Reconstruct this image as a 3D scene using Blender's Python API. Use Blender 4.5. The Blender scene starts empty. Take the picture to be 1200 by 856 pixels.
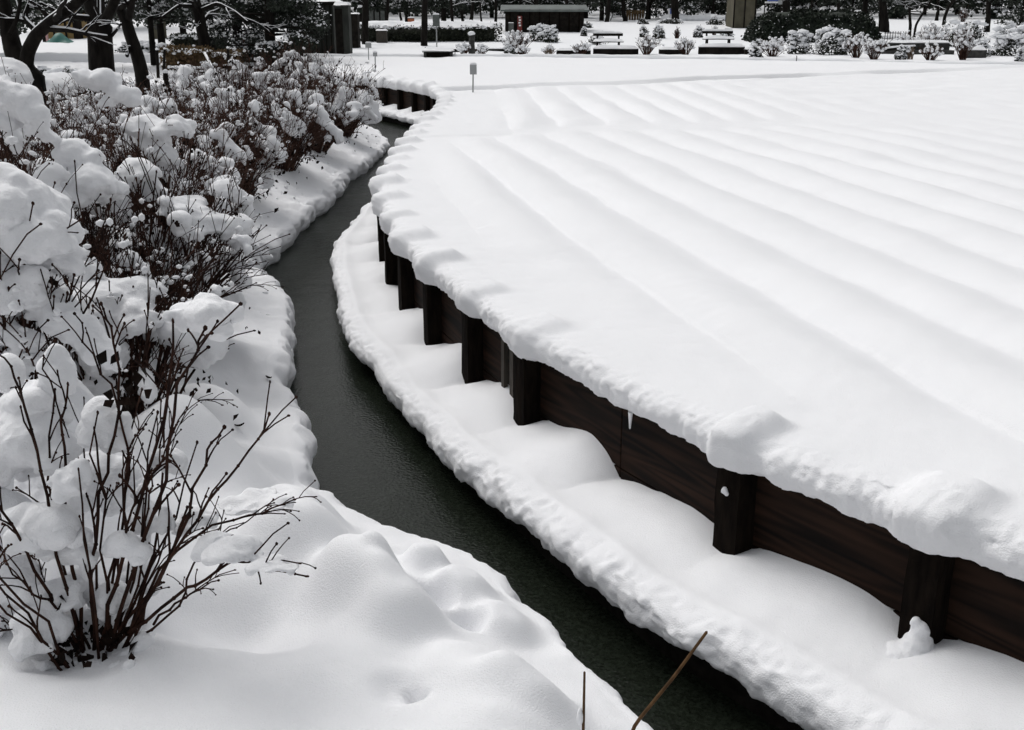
import bpy, math, random
import numpy as np
from mathutils import Vector

# ------------------------------------------------------------------ camera, light, exposure
sc = bpy.context.scene
COL = sc.collection
R = math.radians
F, CX, CY, CZ = 1250.0, 600.0, 428.0, 2.0
PITCH = math.atan((428 - 10) / F)
cam = bpy.data.objects.new('camera', bpy.data.cameras.new('camera'))
COL.objects.link(cam)
cam.location = (0, 0, CZ)
cam.rotation_euler = (math.pi / 2 - PITCH, 0, 0)
cam.data.sensor_fit = 'HORIZONTAL'
cam.data.sensor_width = 36
cam.data.lens = F / 1200 * 36
cam.data.clip_start = 0.05
cam.data.clip_end = 2000
sc.camera = cam

SUN_EL, SUN_AZ = R(58), R(-42)
world = bpy.data.worlds.new('World')
sc.world = world
world.use_nodes = True
wn = world.node_tree
bg = wn.nodes['Background']
sky = wn.nodes.new('ShaderNodeTexSky')
sky.sky_type = 'NISHITA'
sky.sun_disc = False
sky.sun_elevation = SUN_EL
sky.sun_rotation = SUN_AZ
sky.air_density = 1.6
sky.dust_density = 5.0
hs = wn.nodes.new('ShaderNodeHueSaturation')
hs.inputs['Saturation'].default_value = 0.17
wn.links.new(sky.outputs[0], hs.inputs['Color'])
wn.links.new(hs.outputs[0], bg.inputs['Color'])
bg.inputs['Strength'].default_value = 0.125
sun = bpy.data.objects.new('sun', bpy.data.lights.new('sun', 'SUN'))
COL.objects.link(sun)
sun.data.energy = 0.9
sun.data.angle = R(45)
sun.data.color = (1, 0.98, 0.95)
sd = Vector((math.sin(SUN_AZ) * math.cos(SUN_EL), math.cos(SUN_AZ) * math.cos(SUN_EL), math.sin(SUN_EL)))
sun.rotation_euler = sd.to_track_quat('Z', 'Y').to_euler()
sun.location = sd * 60
sc.view_settings.view_transform = 'Standard'
sc.view_settings.look = 'None'
sc.view_settings.gamma = 1
sc.view_settings.exposure = -0.17
sc.view_settings.use_curve_mapping = False

# ------------------------------------------------------------------ pixel helpers (photo pixels -> world)
_c, _s = math.cos(PITCH), math.sin(PITCH)
def ray(px, py):
    u, v = (px - CX) / F, (py - CY) / F
    return np.array([u, _c - v * _s, -_s - v * _c])
def ground_pt(px, py, z):
    d = ray(px, py)
    return np.array([0, 0, CZ]) + d * ((z - CZ) / d[2])
def at(px, py, Y):
    d = ray(px, py)
    return np.array([0, 0, CZ]) + d * (Y / d[1])

# ------------------------------------------------------------------ noise
def _hash(ix, iy, iz, seed):
    h = (ix * 374761393 + iy * 668265263 + iz * 2147483647 + seed * 974634777) & 0xFFFFFFFF
    h = ((h ^ (h >> 13)) * 1274126177) & 0xFFFFFFFF
    h = ((h ^ (h >> 16)) * 2246822519) & 0xFFFFFFFF
    return ((h ^ (h >> 15)) & 0xFFFFFF) / float(0xFFFFFF) * 2 - 1
def vnoise(p, freq=1.0, seed=0):
    q = np.asarray(p, float) * freq + 1000.37
    i = np.floor(q).astype(np.int64)
    f = q - i
    f = f * f * f * (f * (f * 6 - 15) + 10)
    out = 0
    for dx in (0, 1):
        wx = f[..., 0] if dx else 1 - f[..., 0]
        for dy in (0, 1):
            wy = f[..., 1] if dy else 1 - f[..., 1]
            for dz in (0, 1):
                wz = f[..., 2] if dz else 1 - f[..., 2]
                out = out + wx * wy * wz * _hash(i[..., 0] + dx, i[..., 1] + dy, i[..., 2] + dz, seed)
    return out
def fbm(p, freq, octv=3, seed=0, gain=0.5):
    o, a = 0, 1.0
    for k in range(octv):
        o = o + a * vnoise(p, freq * 2.03 ** k, seed + k * 17)
        a *= gain
    return o
def sstep(a, b, x):
    t = np.clip((x - a) / (b - a), 0, 1)
    return t * t * (3 - 2 * t)
def P3(x, y, z=0.0):
    x, y = np.broadcast_arrays(np.asarray(x, float), np.asarray(y, float))
    return np.stack([x, y, np.zeros_like(x) + z], -1)

# ------------------------------------------------------------------ materials
def mat(name, color, rough=0.7, spec=0.5, var=None, vscale=6.0, bump=0.0, bscale=40.0, sss=0.0, stretch=None):
    m = bpy.data.materials.new(name)
    m.use_nodes = True
    nt = m.node_tree
    b = nt.nodes['Principled BSDF']
    b.inputs['Base Color'].default_value = (*color, 1)
    b.inputs['Roughness'].default_value = rough
    b.inputs['Specular IOR Level'].default_value = spec
    tc = nt.nodes.new('ShaderNodeTexCoord')
    vec = tc.outputs['Object']
    if stretch:
        mp = nt.nodes.new('ShaderNodeMapping')
        mp.inputs['Scale'].default_value = stretch
        nt.links.new(vec, mp.inputs['Vector'])
        vec = mp.outputs[0]
    if var:
        n = nt.nodes.new('ShaderNodeTexNoise')
        n.inputs['Scale'].default_value = vscale
        n.inputs['Detail'].default_value = 5
        nt.links.new(vec, n.inputs['Vector'])
        r = nt.nodes.new('ShaderNodeValToRGB')
        r.color_ramp.elements[0].position = 0.35
        r.color_ramp.elements[1].position = 0.68
        r.color_ramp.elements[0].color = (*color, 1)
        r.color_ramp.elements[1].color = (*var, 1)
        nt.links.new(n.outputs['Fac'], r.inputs['Fac'])
        nt.links.new(r.outputs[0], b.inputs['Base Color'])
    if bump:
        n2 = nt.nodes.new('ShaderNodeTexNoise')
        n2.inputs['Scale'].default_value = bscale
        n2.inputs['Detail'].default_value = 4
        nt.links.new(vec, n2.inputs['Vector'])
        bp = nt.nodes.new('ShaderNodeBump')
        bp.inputs['Strength'].default_value = bump
        bp.inputs['Distance'].default_value = 0.01
        nt.links.new(n2.outputs['Fac'], bp.inputs['Height'])
        nt.links.new(bp.outputs[0], b.inputs['Normal'])
    if sss:
        b.inputs['Subsurface Weight'].default_value = sss
        b.inputs['Subsurface Radius'].default_value = (1.0, 1.0, 1.0)
        b.inputs['Subsurface Scale'].default_value = 0.015
    return m

SNOW = mat('snow', (0.86, 0.865, 0.885), 0.75, 0.15, bump=0.5, bscale=150)
SNOWF = mat('far_snow', (0.84, 0.85, 0.87), 0.8, 0.1)
BARK = mat('bark', (0.005, 0.004, 0.0035), 0.9, 0.1, var=(0.016, 0.014, 0.012), vscale=9, bump=0.8, bscale=25, stretch=(1, 1, .3))
STEM = mat('stem_bark', (0.011, 0.005, 0.004), 0.8, 0.1, var=(0.045, 0.020, 0.013), vscale=14)
STEMF = mat('far_stem_bark', (0.022, 0.010, 0.008), 0.8, 0.1, var=(0.10, 0.055, 0.04), vscale=5)
LEAF = mat('dead_leaf', (0.006, 0.004, 0.003), 0.8, 0.1, var=(0.018, 0.009, 0.006), vscale=8)
GREEN = mat('evergreen_leaf', (0.006, 0.010, 0.006), 0.6, 0.3, var=(0.02, 0.03, 0.018), vscale=3)
HEDGE = mat('hedge_leaf', (0.008, 0.011, 0.007), 0.6, 0.3, var=(0.03, 0.035, 0.02), vscale=3)
BROWNH = mat('brown_hedge_leaf', (0.06, 0.04, 0.02), 0.8, 0.1, var=(0.16, 0.11, 0.06), vscale=4)
PALEST = mat('dry_stalk', (0.15, 0.11, 0.08), 0.8, 0.1, var=(0.28, 0.22, 0.17), vscale=6)
DARKW = mat('dark_timber', (0.006, 0.005, 0.0045), 0.8, 0.1, var=(0.018, 0.015, 0.012), vscale=5, bump=0.5, bscale=30)
POSTM = mat('post_wood', (0.004, 0.003, 0.0025), 0.95, 0.05, var=(0.011, 0.008, 0.006), vscale=22, bump=0.9, bscale=30, stretch=(1, 1, .25))
STAKE = mat('grey_stake_wood', (0.03, 0.026, 0.02), 0.7, 0.3, var=(0.07, 0.06, 0.05), vscale=12, bump=0.6, bscale=30, stretch=(3, 3, .4))
EARTH = mat('wet_earth', (0.006, 0.005, 0.004), 0.9, 0.1, var=(0.014, 0.012, 0.01), vscale=20, bump=0.6, bscale=50)
REED = mat('reed_stalk', (0.05, 0.025, 0.009), 0.7, 0.2, var=(0.10, 0.052, 0.02), vscale=30)
METAL = mat('grey_sign_metal', (0.30, 0.31, 0.31), 0.5, 0.5)
WOODG = mat('grey_board', (0.08, 0.09, 0.085), 0.7, 0.3, var=(0.13, 0.14, 0.13), vscale=8)
PANEL = mat('beige_panel', (0.07, 0.065, 0.045), 0.7, 0.2, var=(0.11, 0.10, 0.07), vscale=2)
BRICK = mat('tan_wall', (0.22, 0.15, 0.06), 0.8, 0.2, var=(0.28, 0.20, 0.09), vscale=4)
GREYW = mat('grey_wall', (0.022, 0.024, 0.021), 0.8, 0.2, var=(0.05, 0.054, 0.048), vscale=3, stretch=(1, 1, .4))
ROOFG = mat('roof_grey_green', (0.07, 0.085, 0.08), 0.5, 0.4, var=(0.13, 0.15, 0.14), vscale=2)
RED = mat('red_paint', (0.13, 0.015, 0.012), 0.5, 0.4)
WHITE = mat('white_paint', (0.7, 0.7, 0.7), 0.5, 0.4)
TEAL = mat('green_tarpaulin', (0.02, 0.13, 0.11), 0.5, 0.4)
BLUE = mat('blue_sign', (0.08, 0.12, 0.35), 0.5, 0.4)
ORANGE = mat('orange_box', (0.4, 0.13, 0.06), 0.6, 0.3)
PINK = mat('pale_pink_paint', (0.6, 0.35, 0.35), 0.6, 0.3)
STONE = mat('dark_stone', (0.03, 0.03, 0.03), 0.8, 0.2, var=(0.07, 0.07, 0.065), vscale=6)

def plank_mat():
    m = bpy.data.materials.new('wet_plank_wood')
    m.use_nodes = True
    nt = m.node_tree
    b = nt.nodes['Principled BSDF']
    b.inputs['Roughness'].default_value = 0.7
    b.inputs['Specular IOR Level'].default_value = 0.1
    tc = nt.nodes.new('ShaderNodeTexCoord')
    oi = nt.nodes.new('ShaderNodeObjectInfo')
    ad = nt.nodes.new('ShaderNodeVectorMath'); ad.operation = 'MULTIPLY_ADD'
    ad.inputs[1].default_value = (0.32, 2, 4.2)
    mu = nt.nodes.new('ShaderNodeMath'); mu.operation = 'MULTIPLY'; mu.inputs[1].default_value = 57
    nt.links.new(oi.outputs['Random'], mu.inputs[0])
    cb = nt.nodes.new('ShaderNodeCombineXYZ')
    nt.links.new(mu.outputs[0], cb.inputs[0]); nt.links.new(mu.outputs[0], cb.inputs[2])
    nt.links.new(tc.outputs['Object'], ad.inputs[0]); nt.links.new(cb.outputs[0], ad.inputs[2])
    n = nt.nodes.new('ShaderNodeTexNoise'); n.inputs['Scale'].default_value = 1.6; n.inputs['Detail'].default_value = 1.5
    nt.links.new(ad.outputs[0], n.inputs['Vector'])
    m1 = nt.nodes.new('ShaderNodeMath'); m1.operation = 'MULTIPLY'; m1.inputs[1].default_value = 58
    nt.links.new(n.outputs['Fac'], m1.inputs[0])
    m2 = nt.nodes.new('ShaderNodeMath'); m2.operation = 'SINE'
    nt.links.new(m1.outputs[0], m2.inputs[0])
    n3 = nt.nodes.new('ShaderNodeTexNoise'); n3.inputs['Scale'].default_value = 3; n3.inputs['Detail'].default_value = 5
    nt.links.new(ad.outputs[0], n3.inputs['Vector'])
    m3 = nt.nodes.new('ShaderNodeMath'); m3.operation = 'MULTIPLY_ADD'; m3.inputs[1].default_value = 0.13; 
    nt.links.new(m2.outputs[0], m3.inputs[0]); nt.links.new(n3.outputs['Fac'], m3.inputs[2])
    r = nt.nodes.new('ShaderNodeValToRGB')
    r.color_ramp.elements[0].position = 0.3; r.color_ramp.elements[0].color = (0.003, 0.002, 0.0015, 1)
    r.color_ramp.elements[1].position = 0.8; r.color_ramp.elements[1].color = (0.026, 0.013, 0.008, 1)
    nt.links.new(m3.outputs[0], r.inputs['Fac'])
    nt.links.new(r.outputs[0], b.inputs['Base Color'])
    bp = nt.nodes.new('ShaderNodeBump'); bp.inputs['Strength'].default_value = 0.5; bp.inputs['Distance'].default_value = 0.004
    nt.links.new(m3.outputs[0], bp.inputs['Height']); nt.links.new(bp.outputs[0], b.inputs['Normal'])
    return m
PLANK = plank_mat()

def water_mat():
    m = bpy.data.materials.new('canal_water')
    m.use_nodes = True
    nt = m.node_tree
    b = nt.nodes['Principled BSDF']
    b.inputs['Base Color'].default_value = (0.012, 0.016, 0.011, 1)
    b.inputs['Roughness'].default_value = 0.08
    b.inputs['IOR'].default_value = 1.33
    b.inputs['Specular IOR Level'].default_value = 0.20
    tc = nt.nodes.new('ShaderNodeTexCoord')
    ns = nt.nodes.new('ShaderNodeTexNoise'); ns.inputs['Scale'].default_value = 48; ns.inputs['Detail'].default_value = 6; ns.inputs['Roughness'].default_value = 0.75
    nt.links.new(tc.outputs['Object'], ns.inputs['Vector'])
    rs = nt.nodes.new('ShaderNodeValToRGB')
    rs.color_ramp.elements[0].position = 0.42; rs.color_ramp.elements[0].color = (0.007, 0.009, 0.006, 1)
    rs.color_ramp.elements[1].position = 0.80; rs.color_ramp.elements[1].color = (0.028, 0.035, 0.026, 1)
    nt.links.new(ns.outputs['Fac'], rs.inputs['Fac']); nt.links.new(rs.outputs[0], b.inputs['Base Color'])
    n = nt.nodes.new('ShaderNodeTexNoise'); n.inputs['Scale'].default_value = 45; n.inputs['Detail'].default_value = 3
    nt.links.new(tc.outputs['Object'], n.inputs['Vector'])
    n2 = nt.nodes.new('ShaderNodeTexNoise'); n2.inputs['Scale'].default_value = 3; n2.inputs['Detail'].default_value = 2
    nt.links.new(tc.outputs['Object'], n2.inputs['Vector'])
    ad = nt.nodes.new('ShaderNodeMath'); ad.operation = 'MULTIPLY_ADD'; ad.inputs[1].default_value = 1.6
    nt.links.new(n2.outputs['Fac'], ad.inputs[0]); nt.links.new(n.outputs['Fac'], ad.inputs[2])
    bp = nt.nodes.new('ShaderNodeBump'); bp.inputs['Strength'].default_value = 0.35; bp.inputs['Distance'].default_value = 0.015
    nt.links.new(ad.outputs[0], bp.inputs['Height']); nt.links.new(bp.outputs[0], b.inputs['Normal'])
    return m
WATER = water_mat()

# ------------------------------------------------------------------ object helpers
def tag(o, label=None, cat=None, group=None, kind=None):
    if label: o['label'] = label
    if cat: o['category'] = cat
    if group: o['group'] = group
    if kind: o['kind'] = kind
    return o
def empty(name, loc, label=None, cat=None, group=None, rz=0.0):
    o = bpy.data.objects.new(name, None)
    COL.objects.link(o)
    o.location = tuple(float(v) for v in loc)
    o.rotation_euler = (0, 0, rz)
    o.empty_display_size = 0.1
    return tag(o, label, cat, group)
def np_mesh(name, V, faces_list, smooth=True):
    """faces_list: list of int arrays (n,k)."""
    me = bpy.data.meshes.new(name)
    V = np.asarray(V, np.float32).reshape(-1, 3)
    me.vertices.add(len(V))
    me.vertices.foreach_set('co', V.ravel())
    loops, starts, n0 = [], [], 0
    for Fa in faces_list:
        Fa = np.asarray(Fa, np.int32)
        if Fa.size == 0: continue
        k = Fa.shape[1]
        loops.append(Fa.ravel())
        starts.append(n0 + np.arange(len(Fa)) * k)
        n0 += Fa.size
    L = np.concatenate(loops); S = np.concatenate(starts)
    me.loops.add(len(L)); me.loops.foreach_set('vertex_index', L.astype(np.int32))
    me.polygons.add(len(S)); me.polygons.foreach_set('loop_start', S.astype(np.int32))
    me.polygons.foreach_set('use_smooth', np.full(len(S), smooth, bool))
    me.update(calc_edges=True)
    me.validate()
    return me
def link(name, me, material, parent=None):
    me.materials.clear()
    me.materials.append(material)
    o = bpy.data.objects.new(name, me)
    COL.objects.link(o)
    if parent is not None: o.parent = parent
    return o
def grid_faces(n, m, flip=False):
    a = np.arange(n * m).reshape(n, m)
    f = np.stack([a[:-1, :-1], a[1:, :-1], a[1:, 1:], a[:-1, 1:]], -1).reshape(-1, 4)
    return f[:, ::-1] if flip else f

class MB:
    """collects verts and faces; coordinates are local to the owner"""
    def __init__(self): self.v, self.f, self.n = [], {3: [], 4: []}, 0
    def add(self, V, Fa):
        V = np.asarray(V, float).reshape(-1, 3)
        for f in (Fa if isinstance(Fa, list) else [Fa]):
            f = np.asarray(f, int)
            if f.size: self.f[f.shape[1]].append(f + self.n)
        self.v.append(V); self.n += len(V)
    def box(self, c, s, rz=0.0, taper=1.0, tilt=None):
        x, y, z = s[0] / 2, s[1] / 2, s[2] / 2
        V = np.array([[-x, -y, -z], [x, -y, -z], [x, y, -z], [-x, y, -z], [-x * taper, -y * taper, z], [x * taper, -y * taper, z], [x * taper, y * taper, z], [-x * taper, y * taper, z]])
        if tilt is not None:
            ca, sa = math.cos(tilt), math.sin(tilt)
            V = np.stack([V[:, 0], V[:, 1] * ca - V[:, 2] * sa, V[:, 1] * sa + V[:, 2] * ca], -1)
        ca, sa = math.cos(rz), math.sin(rz)
        V = np.stack([V[:, 0] * ca - V[:, 1] * sa, V[:, 0] * sa + V[:, 1] * ca, V[:, 2]], -1) + np.asarray(c)
        self.add(V, np.array([[0, 3, 2, 1], [4, 5, 6, 7], [0, 1, 5, 4], [1, 2, 6, 5], [2, 3, 7, 6], [3, 0, 4, 7]]))
    def tube(self, pts, rad, k=5, cap=True):
        pts = np.asarray(pts, float); n = len(pts)
        rad = np.broadcast_to(np.asarray(rad, float), (n,))
        t = np.gradient(pts, axis=0)
        t /= np.linalg.norm(t, axis=1, keepdims=True) + 1e-9
        m = t.mean(0)
        ref = np.array([1.0, 0.1, 0]) if abs(m[2]) > 0.6 * np.linalg.norm(m) else np.array([0, 0, 1.0])
        a = np.cross(t, ref); a /= np.linalg.norm(a, axis=1, keepdims=True) + 1e-9
        b = np.cross(t, a)
        ang = np.arange(k) * 2 * math.pi / k
        V = pts[:, None] + rad[:, None, None] * (np.cos(ang)[None, :, None] * a[:, None] + np.sin(ang)[None, :, None] * b[:, None])
        i = np.arange(n - 1)[:, None] * k; j = np.arange(k)[None]
        jn = (j + 1) % k
        f = np.stack([i + j, i + jn, i + k + jn, i + k + j], -1).reshape(-1, 4)
        V = V.reshape(-1, 3)
        fs = [f]
        if cap:
            V = np.concatenate([V, pts[-1:] + t[-1:] * rad[-1]])
            q = (n - 1) * k
            fs.append(np.array([[q + x, q + (x + 1) % k, n * k] for x in range(k)]))
        self.add(V, fs)
    def blob(self, c, s, k=None):
        V, Fa = ICO1
        self.add(V * np.asarray(s) + np.asarray(c), Fa)
    def quads(self, C, N, size, aspect=1.0, rng=None):
        """leaf quads: centres C (n,3), normals N, size (n,)"""
        C = np.asarray(C, float); n = len(C)
        N = N / (np.linalg.norm(N, axis=1, keepdims=True) + 1e-9)
        rr = rng.normal(size=(n, 3))
        a = np.cross(N, rr); a /= np.linalg.norm(a, axis=1, keepdims=True) + 1e-9
        b = np.cross(N, a)
        s = np.asarray(size).reshape(-1, 1)
        # a bent diamond: four corners, the middle line lifted
        lift = N * s * 0.25
        V = np.stack([C - a * s - lift, C - b * s * aspect * .6 + lift * .4, C + a * s - lift, C + b * s * aspect * .6 + lift * .4], 1).reshape(-1, 3)
        i = np.arange(n)[:, None] * 4
        self.add(V, np.concatenate([i + np.array([[0, 1, 3]]), i + np.array([[1, 2, 3]])]))
    def build(self, name, material, parent=None, smooth=True):
        if not self.v: return None
        fl = [np.concatenate(self.f[k]) for k in (3, 4) if self.f[k]]
        return link(name, np_mesh(name, np.concatenate(self.v), fl, smooth), material, parent)

def ico(sub):
    import bmesh
    bm = bmesh.new()
    bmesh.ops.create_icosphere(bm, subdivisions=sub, radius=1)
    V = np.array([v.co[:] for v in bm.verts]); bm.verts.index_update()
    Fa = np.array([[v.index for v in f.verts] for f in bm.faces])
    bm.free()
    return V, Fa
ICO1, ICO2 = ico(1), ico(2)

def vnormals(me):
    n = np.zeros(len(me.vertices) * 3, np.float32)
    me.vertex_normals.foreach_get('vector', n)
    return n.reshape(-1, 3)
def snow_blobs(name, ells, voxel, parent, origin=(0, 0, 0), seed=0, rough=1.0, material=None, smooth_it=4):
    """ells: list of (centre, (a,b,c), rot_z) in world; fused into one soft snow mesh"""
    mb = MB()
    V0, F0 = ICO2
    org = np.asarray(origin, float)
    for (c, s, rz) in ells:
        V = V0.copy()
        V[:, 2] = np.where(V[:, 2] < 0, V[:, 2] * 0.62, V[:, 2])
        V = V * np.asarray(s)
        ca, sa = math.cos(rz), math.sin(rz)
        V = np.stack([V[:, 0] * ca - V[:, 1] * sa, V[:, 0] * sa + V[:, 1] * ca, V[:, 2]], -1)
        mb.add(V + np.asarray(c) - org, F0)
    me = np_mesh(name, np.concatenate(mb.v), [np.concatenate(mb.f[3])])
    tmp = bpy.data.objects.new('tmp', me)
    COL.objects.link(tmp)
    rm = tmp.modifiers.new('r', 'REMESH'); rm.mode = 'VOXEL'; rm.voxel_size = voxel; rm.use_smooth_shade = True
    sm = tmp.modifiers.new('s', 'SMOOTH'); sm.factor = 0.6; sm.iterations = smooth_it
    dg = bpy.context.evaluated_depsgraph_get()
    me2 = bpy.data.meshes.new_from_object(tmp.evaluated_get(dg))
    bpy.data.objects.remove(tmp)
    n = len(me2.vertices)
    co = np.zeros(n * 3, np.float32); me2.vertices.foreach_get('co', co); co = co.reshape(-1, 3)
    N = vnormals(me2)
    W = co + org
    d = rough * (0.022 * vnoise(W, 7, seed) + 0.010 * vnoise(W, 17, seed + 3) + 0.004 * vnoise(W, 45, seed + 5))
    # undersides crumble
    d = d + rough * np.where(N[:, 2] < -0.2, 0.012 * vnoise(W, 30, seed + 9), 0)
    co = co + N * d[:, None]
    me2.vertices.foreach_set('co', co.astype(np.float32).ravel())
    # every separate lump becomes a part of its own
    ed = np.zeros(len(me2.edges) * 2, np.int32); me2.edges.foreach_get('vertices', ed); ed = ed.reshape(-1, 2)
    lab = np.arange(n)
    while True:
        m = np.minimum(lab[ed[:, 0]], lab[ed[:, 1]])
        new = lab.copy()
        np.minimum.at(new, ed[:, 0], m); np.minimum.at(new, ed[:, 1], m)
        new = new[new]
        if (new == lab).all(): break
        lab = new
    nl = len(me2.loops)
    lv = np.zeros(nl, np.int32); me2.loops.foreach_get('vertex_index', lv)
    ls = np.zeros(len(me2.polygons), np.int32); me2.polygons.foreach_get('loop_start', ls)
    lt = np.diff(np.append(ls, nl))
    first = None
    for u in np.unique(lab):
        vs = np.nonzero(lab == u)[0]
        if len(vs) < 60 and len(vs) < n: continue
        remap = np.full(n, -1); remap[vs] = np.arange(len(vs))
        fl = []
        for k in (3, 4):
            q = np.nonzero(lt == k)[0]
            q = q[lab[lv[ls[q]]] == u]
            if len(q): fl.append(remap[lv[ls[q][:, None] + np.arange(k)]])
        o = link(name, np_mesh(name, co[vs], fl), material or SNOW, parent)
        first = first or o
    bpy.data.meshes.remove(me2)
    return first

# ------------------------------------------------------------------ curves of the canal
def make_curve(pts, stepf, sm=0.25):
    pts = np.asarray(pts, float)
    s = np.concatenate([[0], np.cumsum(np.linalg.norm(np.diff(pts, axis=0), axis=1))])
    u = np.arange(0, s[-1], 0.02)
    x = np.interp(u, s, pts[:, 0]); y = np.interp(u, s, pts[:, 1])
    k = int(sm / 0.02); w = np.exp(-0.5 * (np.arange(-3 * k, 3 * k + 1) / max(k, 1)) ** 2); w /= w.sum()
    def cv(a):
        p = np.concatenate([2 * a[0] - a[1:3 * k + 1][::-1], a, 2 * a[-1] - a[-3 * k - 1:-1][::-1]])
        return np.convolve(p, w, 'valid')
    x, y = cv(x), cv(y)
    s2 = np.concatenate([[0], np.cumsum(np.hypot(np.diff(x), np.diff(y)))])
    st = [0.0]
    while st[-1] < s2[-1]:
        i = np.searchsorted(s2, st[-1]); i = min(i, len(x) - 1)
        st.append(st[-1] + stepf(math.hypot(x[i], y[i]), y[i]))
    st = np.array(st[:-1])
    X, Y = np.interp(st, s2, x), np.interp(st, s2, y)
    t = np.stack([np.gradient(X, st), np.gradient(Y, st)], -1)
    t /= np.linalg.norm(t, axis=1, keepdims=True)
    N = np.stack([t[:, 1], -t[:, 0]], -1)        # to the right of travel
    return st, np.stack([X, Y], -1), t, N, (s2, x, y)
def stepf(d, y):
    return 0.4 if y < 1.5 else max(0.012, d * 0.0030)

WALL_PTS = [(8.5, -4.6), (5.2, -0.7), (3.3, 1.75), (2.40, 2.92), (1.90, 3.53), (1.60, 3.90), (0.97, 4.63), (0.50, 5.45), (-0.07, 6.53), (-0.46, 7.53), (-0.84, 8.54), (-1.11, 9.44), (-1.33, 10.36),
            (-1.52, 11.42), (-1.64, 12.3), (-1.70, 13.2), (-1.75, 14.4), (-1.77, 15.7), (-1.77, 17.3), (-1.76, 19.2), (-1.70, 20.7), (-1.64, 22.5), (-1.64, 24.2), (-1.78, 25.8),
            (-2.2, 27.6), (-2.9, 29.2), (-3.7, 30.6), (-4.7, 31.9), (-6.2, 33.6), (-7.3, 35.6), (-7.9, 38.2), (-8.3, 46)]
ws, WC, WT, WN, wfull = make_curve(WALL_PTS, stepf)
# posts every 1.03 m counted from the post at (0.91, 4.78)
i2 = np.argmin(np.hypot(WC[:, 0] - 0.97, WC[:, 1] - 4.63)); s2_ = ws[i2]
post_s = [s2_ + 1.03 * k for k in range(-5, 34) if k != 1]
def on_wall(s):
    x, y = np.interp(s, wfull[0], wfull[1]), np.interp(s, wfull[0], wfull[2])
    i = np.argmin(abs(ws - s))
    return np.array([x, y]), WT[i], WN[i]

# ------------------------------------------------------------------ field of snow (right of the canal)
PL = 0.18                     # plank face lies this far inside the lip line
def bed_edge(x): return 17.2 + 0.35 * (x + 1.0)
def far_edge(x): return 26.8 + 0.56 * (x + 1.65)
def ridge(ph, sharp=0.95):
    f = ph - np.floor(ph)
    return np.sqrt(np.sin(math.pi * f ** 0.66) ** 2 + .016)
def field_h(x, y, t):
    p = P3(x, y)
    wob = 0.16 * vnoise(p, 0.33, 3) + 0.04 * vnoise(p, 1.0, 4)
    r1 = ridge((x + 0.212 * y - 1.756) / 0.81 + wob)
    r2 = ridge((x + 0.06 * y - 1.10) / 0.81 + wob)
    be, fe = bed_edge(x) + .35 * vnoise(p, .5, 8), far_edge(x) + 0.3 * vnoise(p, .25, 9)
    m1 = sstep(0.40, 1.25, t) * (1 - sstep(be - 1.1, be - .05, y))
    m2 = sstep(1.0, 1.9, t) * sstep(be + .05, be + 1.2, y) * (1 - sstep(fe - 1.0, fe - .1, y))
    amp = 0.145 * (1 - 0.8 * sstep(1.5, 8, x)) * (1 + .5 * vnoise(p, .3, 14)) * (1 - .3 * sstep(18, 26, y)) * (0.85 + .3 * vnoise(p, .4, 12))
    h = amp * (r1 - .3) * m1 + amp * (r2 - .3) * m2
    lump = sstep(20, 24, y) * (1 - sstep(fe - 1, fe, y)) * sstep(3, 7, x)
    h = h + lump * 0.035 * vnoise(p, 1.7, 21)
    h = h + 0.09 * sstep(fe - .05, fe + .25, y)                         # the flat bed beyond lies a little higher
    crease = np.exp(-((y - fe) / 0.09) ** 2) * np.clip(vnoise(p, .45, 30) * 1.4 + .25, 0, 1)
    h = h - 0.17 * crease
    h = h - 0.02 * np.exp(-((y - be) / 0.10) ** 2) * (t < 1.6)
    h = h + 0.022 * fbm(p, 0.7, 2, 40) + 0.009 * vnoise(p, 2.6, 44) + 0.0035 * vnoise(p, 9, 46) + 0.0018 * vnoise(p, 20, 45)
    return h
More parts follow.
